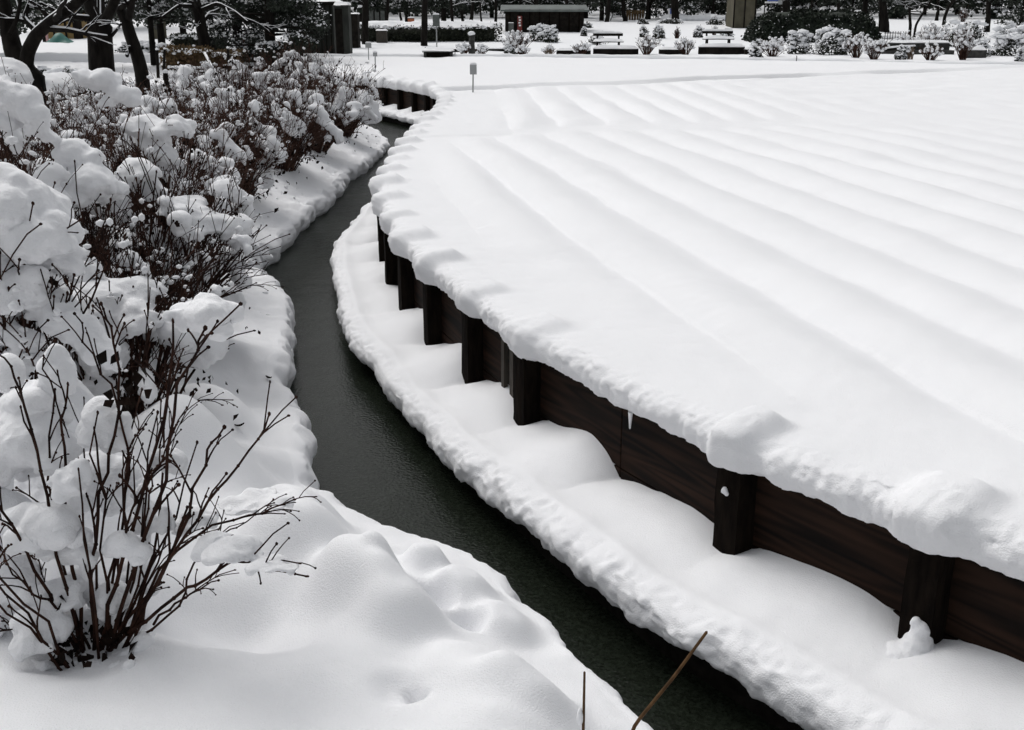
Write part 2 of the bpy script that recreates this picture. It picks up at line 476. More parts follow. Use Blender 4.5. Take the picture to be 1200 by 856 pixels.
def build_field():
    prof = np.array([(.16, -.095), (.05, -.098), (-.03, -.095), (-.072, -.068), (-.088, -.025), (-.085, .018), (-.066, .052), (-.028, .074), (.03, .085), (.10, .09)])
    s = np.concatenate([[0], np.cumsum(np.linalg.norm(np.diff(prof, axis=0), axis=1))])
    u = np.linspace(0, s[-1], 44)
    pn, pz = np.interp(u, s, prof[:, 0]), np.interp(u, s, prof[:, 1])
    k = np.array([1, 2, 3, 2, 1]) / 9.0
    for _ in range(2):
        pn[2:-2] = np.convolve(pn, k, 'valid'); pz[2:-2] = np.convolve(pz, k, 'valid')
    n = len(ws)
    cap = np.zeros(n)
    for i, sp in enumerate(post_s):
        wdt = 0.15 + 0.03 * math.sin(i * 2.3)
        cap = np.maximum(cap, np.exp(-(abs(ws - sp) / wdt) ** 4) * (0.85 + .25 * math.sin(i * 1.7)))
    cN = P3(ws, ws * 0)
    rag = fbm(cN, 3.0, 3, 60)
    out = 1 + 0.30 * rag + 1.25 * cap                                    # overhang factor
    wts = np.clip(-pn / 0.088, 0, 1)
    NO = np.where(pn[None] < 0, pn[None] * out[:, None], pn[None])
    # caps also stand up a little and round over the back
    ZO = pz[None] + 0.080 * cap[:, None] * sstep(-.07, .03, pz)[None] * (1 - .0 * pn[None])
    under = (pz < -.05)
    ZO = ZO - under[None] * (0.02 * fbm(P3(ws, ws * 0 + 5), 6, 3, 62) + 0.015)[:, None]
    # inner columns
    t = [0.10]; d = 0.012
    for _ in range(440):
        t.append(t[-1] + d); d *= 1.009
    t = np.array(t[1:])
    bl = np.clip((t - 0.1), 0, 0.6)
    tail = t - 0.1 - bl
    X = np.zeros((n, len(pn) + len(t))); Y = X.copy(); Z = X.copy()
    K = len(pn)
    X[:, :K] = WC[:, :1] + WN[:, :1] * (PL + NO); Y[:, :K] = WC[:, 1:] + WN[:, 1:] * (PL + NO)
    X[:, K:] = WC[:, :1] + WN[:, :1] * (PL + .1 + bl)[None] + tail[None]
    Y[:, K:] = WC[:, 1:] + WN[:, 1:] * (PL + .1 + bl)[None]
    T = np.concatenate([np.full(K, 0.0), t])
    H = field_h(X, Y, np.broadcast_to(T, X.shape))
    base = np.concatenate([np.zeros(K), np.full(len(t), 0.09)])[None]
    capin = 0.080 * cap[:, None] * (np.exp(-((t - .1) / .10) ** 2))[None]
    Z[:, :K] = ZO + H[:, K - 1:K] * np.clip((pz + .1) / .19, 0, 1)[None]
    Z[:, K:] = base[:, K:] + H[:, K:] + capin
    V = np.stack([X, Y, Z], -1)
    # crumbly lip
    face = np.concatenate([np.clip(1 - (pn + .03) / .11, 0, 1) * np.where(pn > .06, 0, 1), np.zeros(len(t))])
    P = V[:, :K]
    far = np.clip(1.3 - WC[:, 1] / 40, .3, 1)[:, None]
    dsp = (0.014 * vnoise(P, 11, 71) + 0.011 * vnoise(P, 24, 72) + 0.007 * vnoise(P, 55, 73)) * face[:K][None] * far
    V[:, :K, 0] -= WN[:, :1] * dsp; V[:, :K, 1] -= WN[:, 1:] * dsp
    V[:, :K, 2] += (0.008 * vnoise(P, 30, 74)) * face[:K][None]
    me = np_mesh('snow_field', V.reshape(-1, 3), [grid_faces(n, X.shape[1], True)])
    return tag(link('snow_field', me, SNOW), kind='structure')
build_field()

# ------------------------------------------------------------------ ledge of snow below the wall
def ledge_w(y): return np.interp(y, [2, 3.4, 4.3, 5, 7, 8, 12.5, 14.3, 16, 40], [.54, .50, .46, .42, .39, .385, .39, .29, .21, .23])
def build_ledge():
    n = len(ws)
    f = np.linspace(0, 1, 40)
    lip = np.array([(0, 0), (.035, -.022), (.055, -.06), (.058, -.10), (.05, -.15), (.02, -.19), (-.05, -.20), (-.16, -.20)])
    sl = np.concatenate([[0], np.cumsum(np.linalg.norm(np.diff(lip, axis=0), axis=1))])
    ul = np.linspace(0, sl[-1], 34)[1:]
    ln, lz = np.interp(ul, sl, lip[:, 0]), np.interp(ul, sl, lip[:, 1])
    K = len(f)
    w = ledge_w(WC[:, 1])
    w = w + 0.035 * fbm(P3(ws, ws * 0), 1.3, 3, 80)
    start = -(PL + .02)
    ph = (ws - s2_) / 1.03
    fr = ph - np.floor(ph)                                               # 0 at a post, grows away from the camera
    frs = np.clip(fr, 0, 1) ** (1.0 + .5 * _hash(np.floor(ph).astype(np.int64), 2 + 0 * fr.astype(int), 4 + 0 * fr.astype(int), 9))
    mound = np.sin(math.pi * frs) ** 0.9 * (1 + .25 * np.sin(2 * math.pi * fr))
    jit = 0.70 + 0.6 * _hash(np.floor(ph).astype(np.int64), 3 + 0 * fr.astype(int), 1 + 0 * fr.astype(int), 5)
    mound = mound * jit
    dip = np.exp(-(np.minimum(fr, 1 - fr) / .12) ** 2)
    off = start + (w[:, None] - start) * f[None]
    zt = np.interp(WC[:, 1], [4.5, 6.0, 7.5, 40], [-.525, -.545, -.60, -.60])[:, None] + np.interp(WC[:, 1], [4, 7], [.085, .12])[:, None] * mound[:, None] * (1 - f[None]) ** 1.2 - 0.035 * dip[:, None] * (1 - f[None]) ** 2
    zt = zt + 0.02 * np.exp(-((f - .86) / .09) ** 2)[None] - 0.012 * np.exp(-((f - .6) / .15) ** 2)[None] - 0.03 * (f[None] ** 3)
    OF = np.concatenate([off, w[:, None] + ln[None]], 1)
    ZZ = np.concatenate([zt, zt[:, -1:] + lz[None] * (1 + .18 * fbm(P3(ws, ws * 0 + 9), 2.2, 3, 81))[:, None]], 1)
    X = WC[:, :1] - WN[:, :1] * OF; Y = WC[:, 1:] - WN[:, 1:] * OF
    p = P3(X, Y)
    ZZ = ZZ + 0.022 * vnoise(p, 2.4, 82) + 0.010 * vnoise(p, 4.7, 89) + 0.005 * vnoise(p, 7, 83) + 0.0015 * vnoise(p, 22, 84)
    V = np.stack([X, Y, ZZ], -1)
    face = np.concatenate([sstep(.82, 1, f), np.where(ln < -.08, .3, 1.0)])
    P = V
    dsp = (0.032 * vnoise(P, 7, 85) + 0.013 * vnoise(P, 19, 86) + 0.007 * vnoise(P, 48, 87)) * (.75 + .5 * vnoise(P, 1.1, 79)) * face[None]
    V[..., 0] -= WN[:, :1] * dsp; V[..., 1] -= WN[:, 1:] * dsp
    V[..., 2] += 0.012 * vnoise(P, 26, 88) * face[None]
    me = np_mesh('snow_ledge', V.reshape(-1, 3), [grid_faces(n, V.shape[1], False)])
    tag(link('snow_ledge', me, SNOW), kind='structure')
    # dark earth below the ledge
    pr = np.array([(-.14, -.74), (-.10, -.84), (-.08, -1.15)])
    w2 = ledge_w(WC[:, 1])
    E = np.stack([np.stack([WC[:, 0] - WN[:, 0] * (w2 + a + .03 * vnoise(P3(ws, ws * 0), 3, 90)), WC[:, 1] - WN[:, 1] * (w2 + a + .03 * vnoise(P3(ws, ws * 0), 3, 90)), np.full(n, b)], -1) for a, b in pr], 1)
    me = np_mesh('canal_bank_earth', E.reshape(-1, 3), [grid_faces(n, len(pr), False)])
    tag(link('earth_bank', me, EARTH), kind='structure')
build_ledge()

# ------------------------------------------------------------------ left bank
BANK_PTS = [(8, -5), (4.2, -1.2), (2.2, 1.2), (1.2, 2.5), (0.78, 3.05), (0.47, 3.42), (0.30, 3.76), (0.14, 4.11), (-0.15, 4.66), (-0.42, 4.92), (-0.62, 4.96), (-0.82, 5.16), (-1.10, 5.45), (-1.27, 5.85), (-1.30, 6.36),
            (-1.50, 6.99), (-1.72, 7.53), (-1.90, 8.4), (-2.15, 9.76), (-2.42, 10.5), (-2.72, 11.1), (-2.92, 12.0), (-2.90, 13.0), (-2.92, 14.8), (-2.86, 16.3), (-2.88, 18.6), (-2.74, 21.5),
            (-2.76, 23.6), (-3.05, 25.4), (-3.9, 27.8), (-5.0, 30.4), (-6.3, 32.6), (-7.9, 34.6), (-8.9, 36.4), (-9.4, 38.6), (-9.9, 46)]
bs, BC, BT, BN, bfull = make_curve(BANK_PTS, stepf, 0.10)
def bank_base(t, y):
    return -0.56 + 0.26 * sstep(0, 1.0, t) + 0.22 * sstep(0.8, 4.0, t) + 0.10 * sstep(4, 12, t)
# lumps and hollows near the camera: (px, py, radius m, height m)
LUMPS = [(425, 700, .20, .13), (350, 650, .22, .12), (470, 735, .16, .10), (560, 790, .20, .07), (620, 815, .16, .06), (500, 648, .10, .08), (545, 672, .13, .07),
         (590, 705, .13, .06), (355, 605, .2, .10), (250, 560, .3, .12), (300, 520, .25, .08), (505, 690, .09, -.09), (548, 712, .07, -.08), (250, 745, .22, -.07), (330, 740, .25, -.06),
         (490, 826, .03, -.07), (482, 818, .022, -.035), (470, 822, .09, -.03), (300, 425, .35, -.04), (285, 395, .3, .05), (340, 480, .2, .04), (110, 800, .20, -.06), (20, 800, .2, -.05), (200, 560, .3, .16), (120, 640, .4, .1), (40, 600, .4, .15),
         (445, 700, .06, .03), (600, 840, .2, .05), (250, 480, .25, .12)]
LP = [(ground_pt(a, b, -.38)[:2], r, h) for a, b, r, h in LUMPS]
def bank_h(x, y, t):
    p = P3(x, y)
    h = bank_base(t, y) - (0.12 * sstep(10, 14, y) + .08 * sstep(19, 24, y)) * np.exp(-np.clip(t, 0, None) / .8)
    near = np.exp(-np.clip(t - .15, 0, None) / 3)
    h = h + 0.05 * fbm(p, 1.1, 2, 100) * sstep(0, .5, t) + 0.022 * vnoise(p, 3.7, 103) + (0.006 + .012 * sstep(6, 9, y)) * vnoise(p, 8, 104) + (0.002 + .003 * sstep(6, 9, y)) * vnoise(p, 21, 105)
    # dents and slumps along the edge
    h = h + 0.03 * vnoise(p, 5, 107) * np.exp(-((t - .15) / .3) ** 2)
    for (c, r, a) in LP:
        d2 = (x - c[0]) ** 2 + (y - c[1]) ** 2
        m = d2 < (3 * r) ** 2
        h = h + np.where(m, 1.5 * a * np.exp(-(d2 / r ** 2) ** 1.7), 0)
    return h
def build_bank():
    n = len(bs)
    lip = np.array([(-.10, -.42), (-.04, -.41), (0.0, -.36), (.035, -.27), (.05, -.18), (.045, -.11), (.025, -.05), (0, -.015), (-.05, 0)])
    sl = np.concatenate([[0], np.cumsum(np.linalg.norm(np.diff(lip, axis=0), axis=1))])
    ul = np.linspace(0, sl[-1], 36)
    ln, lz = np.interp(ul, sl, lip[:, 0]), np.interp(ul, sl, lip[:, 1])
    k = np.array([1, 2, 3, 2, 1]) / 9.0
    for _ in range(2):
        ln[2:-2] = np.convolve(ln, k, 'valid'); lz[2:-2] = np.convolve(lz, k, 'valid')
    t = [0.05]; d = 0.012
    for _ in range(330):
        t.append(t[-1] + d); d *= 1.0135
    t = np.array(t[1:])
    K = len(ln)
    bl = np.minimum(t, 0.35); tail = t - bl
    wav = 0.07 * fbm(P3(bs, bs * 0), 1.1, 3, 110) + 0.035 * vnoise(P3(bs, bs * 0), 6, 112)
    OF = np.concatenate([np.broadcast_to(ln, (n, K)), np.broadcast_to(-bl, (n, len(t)))], 1) + wav[:, None]
    TT = np.concatenate([np.zeros(K), tail])
    X = BC[:, :1] + BN[:, :1] * OF - TT[None]
    Y = BC[:, 1:] + BN[:, 1:] * OF
    T = np.broadcast_to(np.concatenate([np.full(K, .05), t]), X.shape)
    H = bank_h(X, Y, T)
    Z = H.copy()
    sc_ = (H[:, K:K + 1] + 0.99) / 0.42                                   # the lip reaches down to the water
    Z[:, :K] = H[:, K:K + 1] + lz[None] * np.minimum(sc_, 1.2)
    V = np.stack([X, Y, Z], -1)
    face = np.concatenate([np.clip((ln + .06) / .06, 0, 1), np.zeros(len(t))])
    P = V[:, :K]
    dsp = (0.05 * vnoise(P, 5, 115) + 0.016 * vnoise(P, 15, 116) + 0.007 * vnoise(P, 40, 117)) * face[:K][None]
    V[:, :K, 0] += BN[:, :1] * dsp; V[:, :K, 1] += BN[:, 1:] * dsp
    me = np_mesh('snow_bank', V.reshape(-1, 3), [grid_faces(n, V.shape[1], False)])
    tag(link('snow_bank', me, SNOW), kind='structure')
build_bank()
def bank_z(x, y):
    i = np.argmin(np.hypot(BC[:, 0] - x, BC[:, 1] - y))
    t = math.hypot(BC[i, 0] - x, BC[i, 1] - y)
    return float(bank_h(np.array([x]), np.array([y]), np.array([t]))[0])

rng = np.random.default_rng(21)
mb = MB()
for _ in range(420):
    i = int(rng.integers(0, len(BC)))
    if not (7.5 < BC[i, 1] < 24): continue
    tt_ = rng.uniform(.12, 1.3)
    x_, y_ = BC[i, 0] - tt_, BC[i, 1]
    e = rng.uniform(.006, .022) * (1 + .03 * y_)
    z_ = float(bank_h(np.array([x_]), np.array([y_]), np.array([tt_]))[0])
    mb.blob((x_, y_, z_ + e * .2), (e * rng.uniform(.7, 1.4), e, e * .7))
tag(mb.build('snow_crumbs', SNOW), 'crumbs of snow fallen from the shrubs onto the bank', 'snow crumbs', kind='stuff')

# water strip between the banks
def build_water():
    bx = BC[::6]; 
    Vl = np.stack([bx[:, 0] - .5, bx[:, 1], np.full(len(bx), -.93)], -1)
    j = [np.argmin(abs(WC[:, 1] - y)) for y in bx[:, 1]]
    Vr = np.stack([WC[j, 0] + .4, bx[:, 1], np.full(len(bx), -.93)], -1)
    V = np.stack([Vl, Vr], 1)
    me = np_mesh('water', V.reshape(-1, 3), [grid_faces(len(bx), 2, True)])
    tag(link('water', me, WATER), kind='structure')
build_water()

# ------------------------------------------------------------------ far ground and base ground
def far_line(x): return np.interp(x, [-60, -20, -5.6, 0, 9.5, 17, 30], [47, 45, 44, 44, 41, 38, 33])
def T(x, y):
    x = np.asarray(x, float); y = np.asarray(y, float)
    z = np.interp(y, [30, 38, 50, 58, 75, 100, 150, 300], [.12, .14, .2, .38, 1.0, 1.35, 3.0, 9])
    return z + 0.02 * vnoise(P3(x, y), .3, 130)
def build_far():
    xs = np.concatenate([np.linspace(-110, -30, 40), np.linspace(-29.8, 32, 520), np.linspace(33, 110, 40)])
    tt = np.concatenate([[-.12, -.09, -.04, .02, .08, .15, .25], .25 + np.cumsum(0.12 * 1.022 ** np.arange(200))])
    X, TTT = np.meshgrid(xs, tt, indexing='ij')
    Y = far_line(X) + TTT + .08 * vnoise(P3(X, X * 0), 1.2, 131)
    Z = T(X, Y) + 0.03 * vnoise(P3(X, Y), 1.3, 133) + .012 * vnoise(P3(X, Y), 4, 134)
    edge = np.array([-.40, -.20, .02, .11, .12, .10, .05])
    Z[:, :7] += edge[None] * (1 + .3 * vnoise(P3(X[:, :7], X[:, :7] * 0), 2, 135))
    V = np.stack([X, Y, Z], -1)
    me = np_mesh('far_ground', V.reshape(-1, 3), [grid_faces(len(xs), len(tt), False)])
    tag(link('far_ground', me, SNOWF), kind='structure')
    me = np_mesh('ground', [(-600, -300, -1.3), (600, -300, -1.3), (600, 900, -1.3), (-600, 900, -1.3)], [np.array([[0, 1, 2, 3]])])
    tag(link('ground', me, EARTH), kind='structure')
build_far()

# ------------------------------------------------------------------ timber retaining wall
def build_wall():
    root = empty('retaining_wall', (*on_wall(s2_)[0], -.95), 'low dark brown timber retaining wall of boards and square posts, snow along its top', 'wall')
    org = np.array(root.location)
    joints = sorted(post_s + [s2_ + 1.03])
    for i, sp in enumerate(post_s):
        c, t, n = on_wall(sp)
        if c[1] < -0.5: continue
        rng = random.Random(i)
        yaw = math.atan2(t[1], t[0])
        depth, wd = 0.13, 0.15 + rng.uniform(-.01, .02)
        ctr = c + n * (PL - depth / 2 + .012)
        mb = MB()
        # worn post: a ring-stacked squarish column
        zs = np.linspace(-1.0, -.085, 14)
        ang = np.linspace(0, 2 * math.pi, 17)[:-1]
        rings = []
        for z in zs:
            rr = (np.abs(np.cos(ang)) ** 12 + np.abs(np.sin(ang)) ** 12) ** (-1 / 12)
            q = np.stack([np.cos(ang) * rr * wd / 2, np.sin(ang) * rr * depth / 2, np.full(16, z)], -1)
            q[:, :2] *= 1 + .05 * vnoise(q + i * 3, 9, 140)[:, None]
            rings.append(q)
        V = np.concatenate(rings + [np.array([[0, 0, -.08]])])
        k = 16; a = np.arange(13)[:, None] * k; j = np.arange(k)[None]; jn = (j + 1) % k
        fq = np.stack([a + j, a + jn, a + k + jn, a + k + j], -1).reshape(-1, 4)
        ft = np.array([[13 * k + x, 13 * k + (x + 1) % k, 14 * k] for x in range(k)])
        ca, sa = math.cos(yaw), math.sin(yaw)
        V = np.stack([V[:, 0] * ca - V[:, 1] * sa + ctr[0], V[:, 0] * sa + V[:, 1] * ca + ctr[1], V[:, 2]], -1)
        mb.add(V - org, [fq, ft])
        mb.build('post', POSTM, root, False)
    for a, b in zip(joints[:-1], joints[1:]):
        ca_, ta, na = on_wall(a); cb_, tb, nb = on_wall(b)
        if cb_[1] < -.8: continue
        A = ca_ + na * (PL + .025); B = cb_ + nb * (PL + .025)
        mid = (A + B) / 2; L = np.linalg.norm(B - A); yaw = math.atan2(B[1] - A[1], B[0] - A[0])
        for z0, z1 in ((-.50, -.075), (-.95, -.508)):
            mb = MB()
            mb.box((0, 0, 0), (L - .006, .045, z1 - z0))
            o = mb.build('board', PLANK, root, False)
            o.location = (mid[0] - org[0], mid[1] - org[1], (z0 + z1) / 2 - org[2]); o.rotation_euler = (0, 0, yaw)
            bv = o.modifiers.new('bevel', 'BEVEL'); bv.width = .005; bv.segments = 2
    # a paler upright stake beside the fourth bay
    for s_, wd in ((s2_ + 2.06 + .30, .06), (s2_ + 2.06 + .46, .05)):
        c, t, n = on_wall(s_)
        mb = MB(); q = c + n * (PL - .02)
        mb.box((q[0] - org[0], q[1] - org[1], -.50 - org[2]), (wd, .03, .84), math.atan2(t[1], t[0]))
        o = mb.build('stake', STAKE, root, False); o['label'] = 'paler grey upright stake nailed to the boards'
    # a lump of snow stuck to the post and to the foot of another
    c, t, n = on_wall(s2_)
    q = c + n * .045
    snow_blobs('snow_lump', [((q[0], q[1], -.20), (.022, .018, .03), 0), ((q[0] + .012, q[1] - .005, -.215), (.015, .012, .022), 0)], .006, root, org, 3, .3)
    c, t, n = on_wall(s2_ - 1.03)
    q = c + n * .04 - t * .03
    snow_blobs('snow_lump', [((q[0] - .01, q[1] + .01, -.60), (.17, .13, .10), .4), ((q[0], q[1] + .01, -.53), (.085, .07, .085), .4), ((q[0] + .008, q[1] + .01, -.465), (.048, .045, .06), .4), ((q[0] - .012, q[1] + .015, -.425), (.032, .03, .035), .4)], .007, root, org, 5, .9, smooth_it=6)
    # an icicle below the lip
    c, t, n = on_wall(s2_ + .86)
    q = c + n * .12
    mb = MB(); mb.tube([(q[0] - org[0], q[1] - org[1], -.09 - org[2]), (q[0] - org[0], q[1] - org[1], -.13 - org[2]), (q[0] - org[0], q[1] - org[1], -.185 - org[2])], [.014, .010, .005], 6)
    mb.build('icicle', SNOW, root)
build_wall()

# ------------------------------------------------------------------ shrubs on the left bank
def arc_stem(rng, base, tip, bend, n=5):
    u = np.linspace(0, 1, n)[:, None]
    b = np.asarray(base); t = np.asarray(tip)
    mid = np.array([0, 0, 1.0]) * bend
    P = b + (t - b) * u + mid * (u * (1 - u)) * 1.0
    jit = rng.normal(size=(n, 3)) * 0.012 * np.linalg.norm(t - b)
    jit[0] = 0
    return P + jit
def twig_set(rng, mb, P, r0, r1, k, nside, side_len, buds, depth=0, pts=None):
    n = len(P)
    mb.tube(P, np.linspace(r0, r1, n), k)
    if buds:
        d = P[-1] - P[-2]; d = d / (np.linalg.norm(d) + 1e-9)
        mb.blob(P[-1] + d * r1, np.array([r1, r1, r1]) * 1.3 + abs(d) * r1 * 2.2)
    if pts is not None: pts.extend([P[-1], P[n // 2 + 1]])
    for _ in range(nside):
        u = rng.uniform(.35, .95)
        i = min(int(u * (n - 1)), n - 2); f = u * (n - 1) - i
        b = P[i] * (1 - f) + P[i + 1] * f
        d = P[i + 1] - P[i]; d = d / (np.linalg.norm(d) + 1e-9)
        sd_ = rng.normal(size=3); sd_ -= d * (sd_ @ d); sd_ /= np.linalg.norm(sd_) + 1e-9
        ang = rng.uniform(.4, .9)
        dr = d * math.cos(ang) + sd_ * math.sin(ang); dr[2] += .25
        L = side_len * rng.uniform(.4, 1.1)
        Q = arc_stem(rng, b, b + dr * L, L * .25, 4)
        rr = r0 * (1 - u) + r1 * u
        twig_set(rng, mb, Q, rr * .8, max(rr * .5, r1 * .8), k, 2 if depth == 0 and rng.random() < .5 else 0, side_len * .5, buds, depth + 1, pts)
def shrub(x, y, r, h, seed, label, nst=60, ncl=22, cs=(.07, .2), dense=200, voxel=None, extra=(), lean=(0, 0), z=None, cap_hi=.45, name='hydrangea_shrub', stem_r=.0052, core=8, pads=130):
    rng = np.random.default_rng(seed)
    z = bank_z(x, y) if z is None else z
    root = empty(name, (x, y, z), label, 'shrub', 'snow laden shrubs along the left bank of the canal')
    org = np.array([x, y, z])
    D = math.hypot(x, y)
    k = 6 if D < 6 else (4 if D < 12 else 3)
    fat = 1 + D * .012
    mb, pts = MB(), []
    for i in range(int(nst * (2.0 if D < 9 else 1.15))):
        a = rng.uniform(0, 2 * math.pi); q = math.sqrt(rng.uniform(0, 1))
        b = np.array([math.cos(a), math.sin(a), 0]) * r * .3 * q
        hh = h * rng.uniform(.6, 1.05) * (1 - .35 * q ** 2)
        tip = np.array([math.cos(a) * r * q * 1.05 + lean[0] * hh, math.sin(a) * r * q * 1.05 + lean[1] * hh, hh])
        P = arc_stem(rng, b + np.array([0, 0, -.08]), tip, h * .12, 6)
        r0 = stem_r * rng.uniform(.7, 1.5) * fat
        twig_set(rng, mb, P, r0 * 1.2, r0 * .5, k, 5 if D < 9 else 3 if D < 20 else 2, h * .28, 1 if D < 9 else 2, 0, pts)
    # thin dry twigs in the skirt, hanging outwards
    for i in range(nst // 4):
        a = rng.uniform(0, 2 * math.pi)
        b = np.array([math.cos(a), math.sin(a), .15]) * r * .3
        tip = np.array([math.cos(a) * r * rng.uniform(.8, 1.2), math.sin(a) * r * rng.uniform(.8, 1.2), h * rng.uniform(.15, .45)])
        twig_set(rng, mb, arc_stem(rng, b, tip, h * .2, 5), stem_r * fat, stem_r * .5 * fat, k, 3, h * .18, 1 if D < 9 else 2, 0, None)
    mb.build('stems', STEM if D < 9 else STEMF, root)
    # dead leaves: a dark curled skirt near the foot and some on the twigs
    lb = MB()
    C = rng.normal(size=(dense, 3)) * np.array([r * .40, r * .40, h * .10]) + np.array([0, 0, h * .20])
    C[:, 2] = np.abs(C[:, 2]); 
    Nn = rng.normal(size=(dense, 3)); Nn[:, 2] *= .3
    lb.quads(C, Nn, rng.uniform(.012, .026 if D < 9 else .038, dense) * (1 + D * .01), 1.0, rng)
    m = min(20, len(pts))
    if m:
        idx = rng.choice(len(pts), m, replace=False)
        for q in idx:
            cc = pts[q] + rng.normal(size=(5, 3)) * .03 - np.array([0, 0, .03])
            nn = rng.normal(size=(5, 3)); nn[:, 2] *= .3
            lb.quads(cc, nn, rng.uniform(.010, .02 if D < 9 else .03, 5), 1.6, rng)
    lb.build('dead_leaves', LEAF, root)
    # snow pillows on the twigs
    ells = list(extra)
    P = np.array(pts)
    order = rng.permutation(len(P))
    used = []
    for q in order:
        if len(used) >= ncl * 1.4: break
        c = P[q] * np.array([.96, .96, .95])
        if c[2] > h * .92: continue
        if c[2] < h * (1 - cap_hi) * .5: continue
        if any(np.linalg.norm(c - u) < cs[0] * 1.6 for u in used): continue
        used.append(c)
        s0 = cs[0] * .85 + (cs[1] * .8 - cs[0] * .85) * rng.random() ** 2.0
        W = c + org
        n_in = 3 + int(rng.integers(0, 4))
        ells.append((W, (s0, s0 * rng.uniform(.7, 1), s0 * rng.uniform(.6, .85)), rng.uniform(0, 3)))
        # the heap slumps outward and down along the twigs
        ax = math.atan2(c[1], c[0]) + rng.normal() * .9
        q_ = W.copy(); ss = s0
        for j in range(n_in):
            aa = ax + rng.normal() * 1.1
            q_ = q_ + np.array([math.cos(aa) * ss * .75, math.sin(aa) * ss * .75, -ss * rng.uniform(.15, .75)])
            ss = s0 * rng.uniform(.45, .85)
            ells.append((q_.copy(), (ss, ss * rng.uniform(.6, .9), ss * rng.uniform(.6, 1.15)), aa))
            if rng.random() < .5:
                ells.append((q_ + np.array([rng.normal() * ss * .5, rng.normal() * ss * .5, -ss * rng.uniform(.5, 1.1)]), (ss * .55, ss * .5, ss * rng.uniform(.8, 1.3)), aa))
    # snow sifted into the heart of the shrub
    for j in range(core if D < 9 else 6):
        a = rng.uniform(0, 6.28); q = math.sqrt(rng.random()) * .75
        s0 = rng.uniform(.5, 1) * (.20 if D < 9 else .15)
        ells.append((org + np.array([math.cos(a) * r * q, math.sin(a) * r * q, h * rng.uniform(.12, .72) * (1 - .3 * q)]), (s0, s0 * rng.uniform(.6, 1), s0 * rng.uniform(.7, 1.3)), a))
    # small pads of snow on single twigs
    tb = MB()
    for q in rng.choice(len(P), min(len(P), pads), replace=False):
        s0 = rng.uniform(.010, .026) * (1 + D * .03)
        for _ in range(2):
            tb.blob(P[q] + rng.normal(size=3) * s0 * .55 + np.array([0, 0, -s0 * .3]), (s0 * rng.uniform(.5, 1.2), s0 * rng.uniform(.5, 1.1), s0 * rng.uniform(.4, .9)))
    o = tb.build('twig_snow', SNOW, root)
    if o: o['kind'] = 'stuff'
    vx = voxel or max(.011, D * .0021)
    if ells: snow_blobs('snow_cover', ells, vx, root, org, seed, 1.25)
    return root

def px_ells(lst, Y):
    """snow pillows given by their place in the photo and the distance of their shrub: (px, py, half width px, half height px[, dY])"""
    out = []
    rng = np.random.default_rng(len(lst) * 7 + int(Y * 100))
    for q in lst:
        px, py, a, b = q[:4]; yy = Y + (q[4] if len(q) > 4 else 0)
        c = at(px, py, yy); dep = yy * _c + (CZ - c[2]) * _s
        A, B = a * dep / F, b * dep / F
        out.append((c, (A * .8, A * .7, B * .95), rng.uniform(0, 3)))
        for j in range(7):
            an = rng.uniform(0, 6.28); s_ = rng.uniform(.3, .62)
            out.append((c + np.array([math.cos(an) * A * .68, math.sin(an) * A * .55, B * rng.uniform(-.75, .35)]), (A * s_, A * s_ * .9, B * s_ * 1.1), an))
    return out

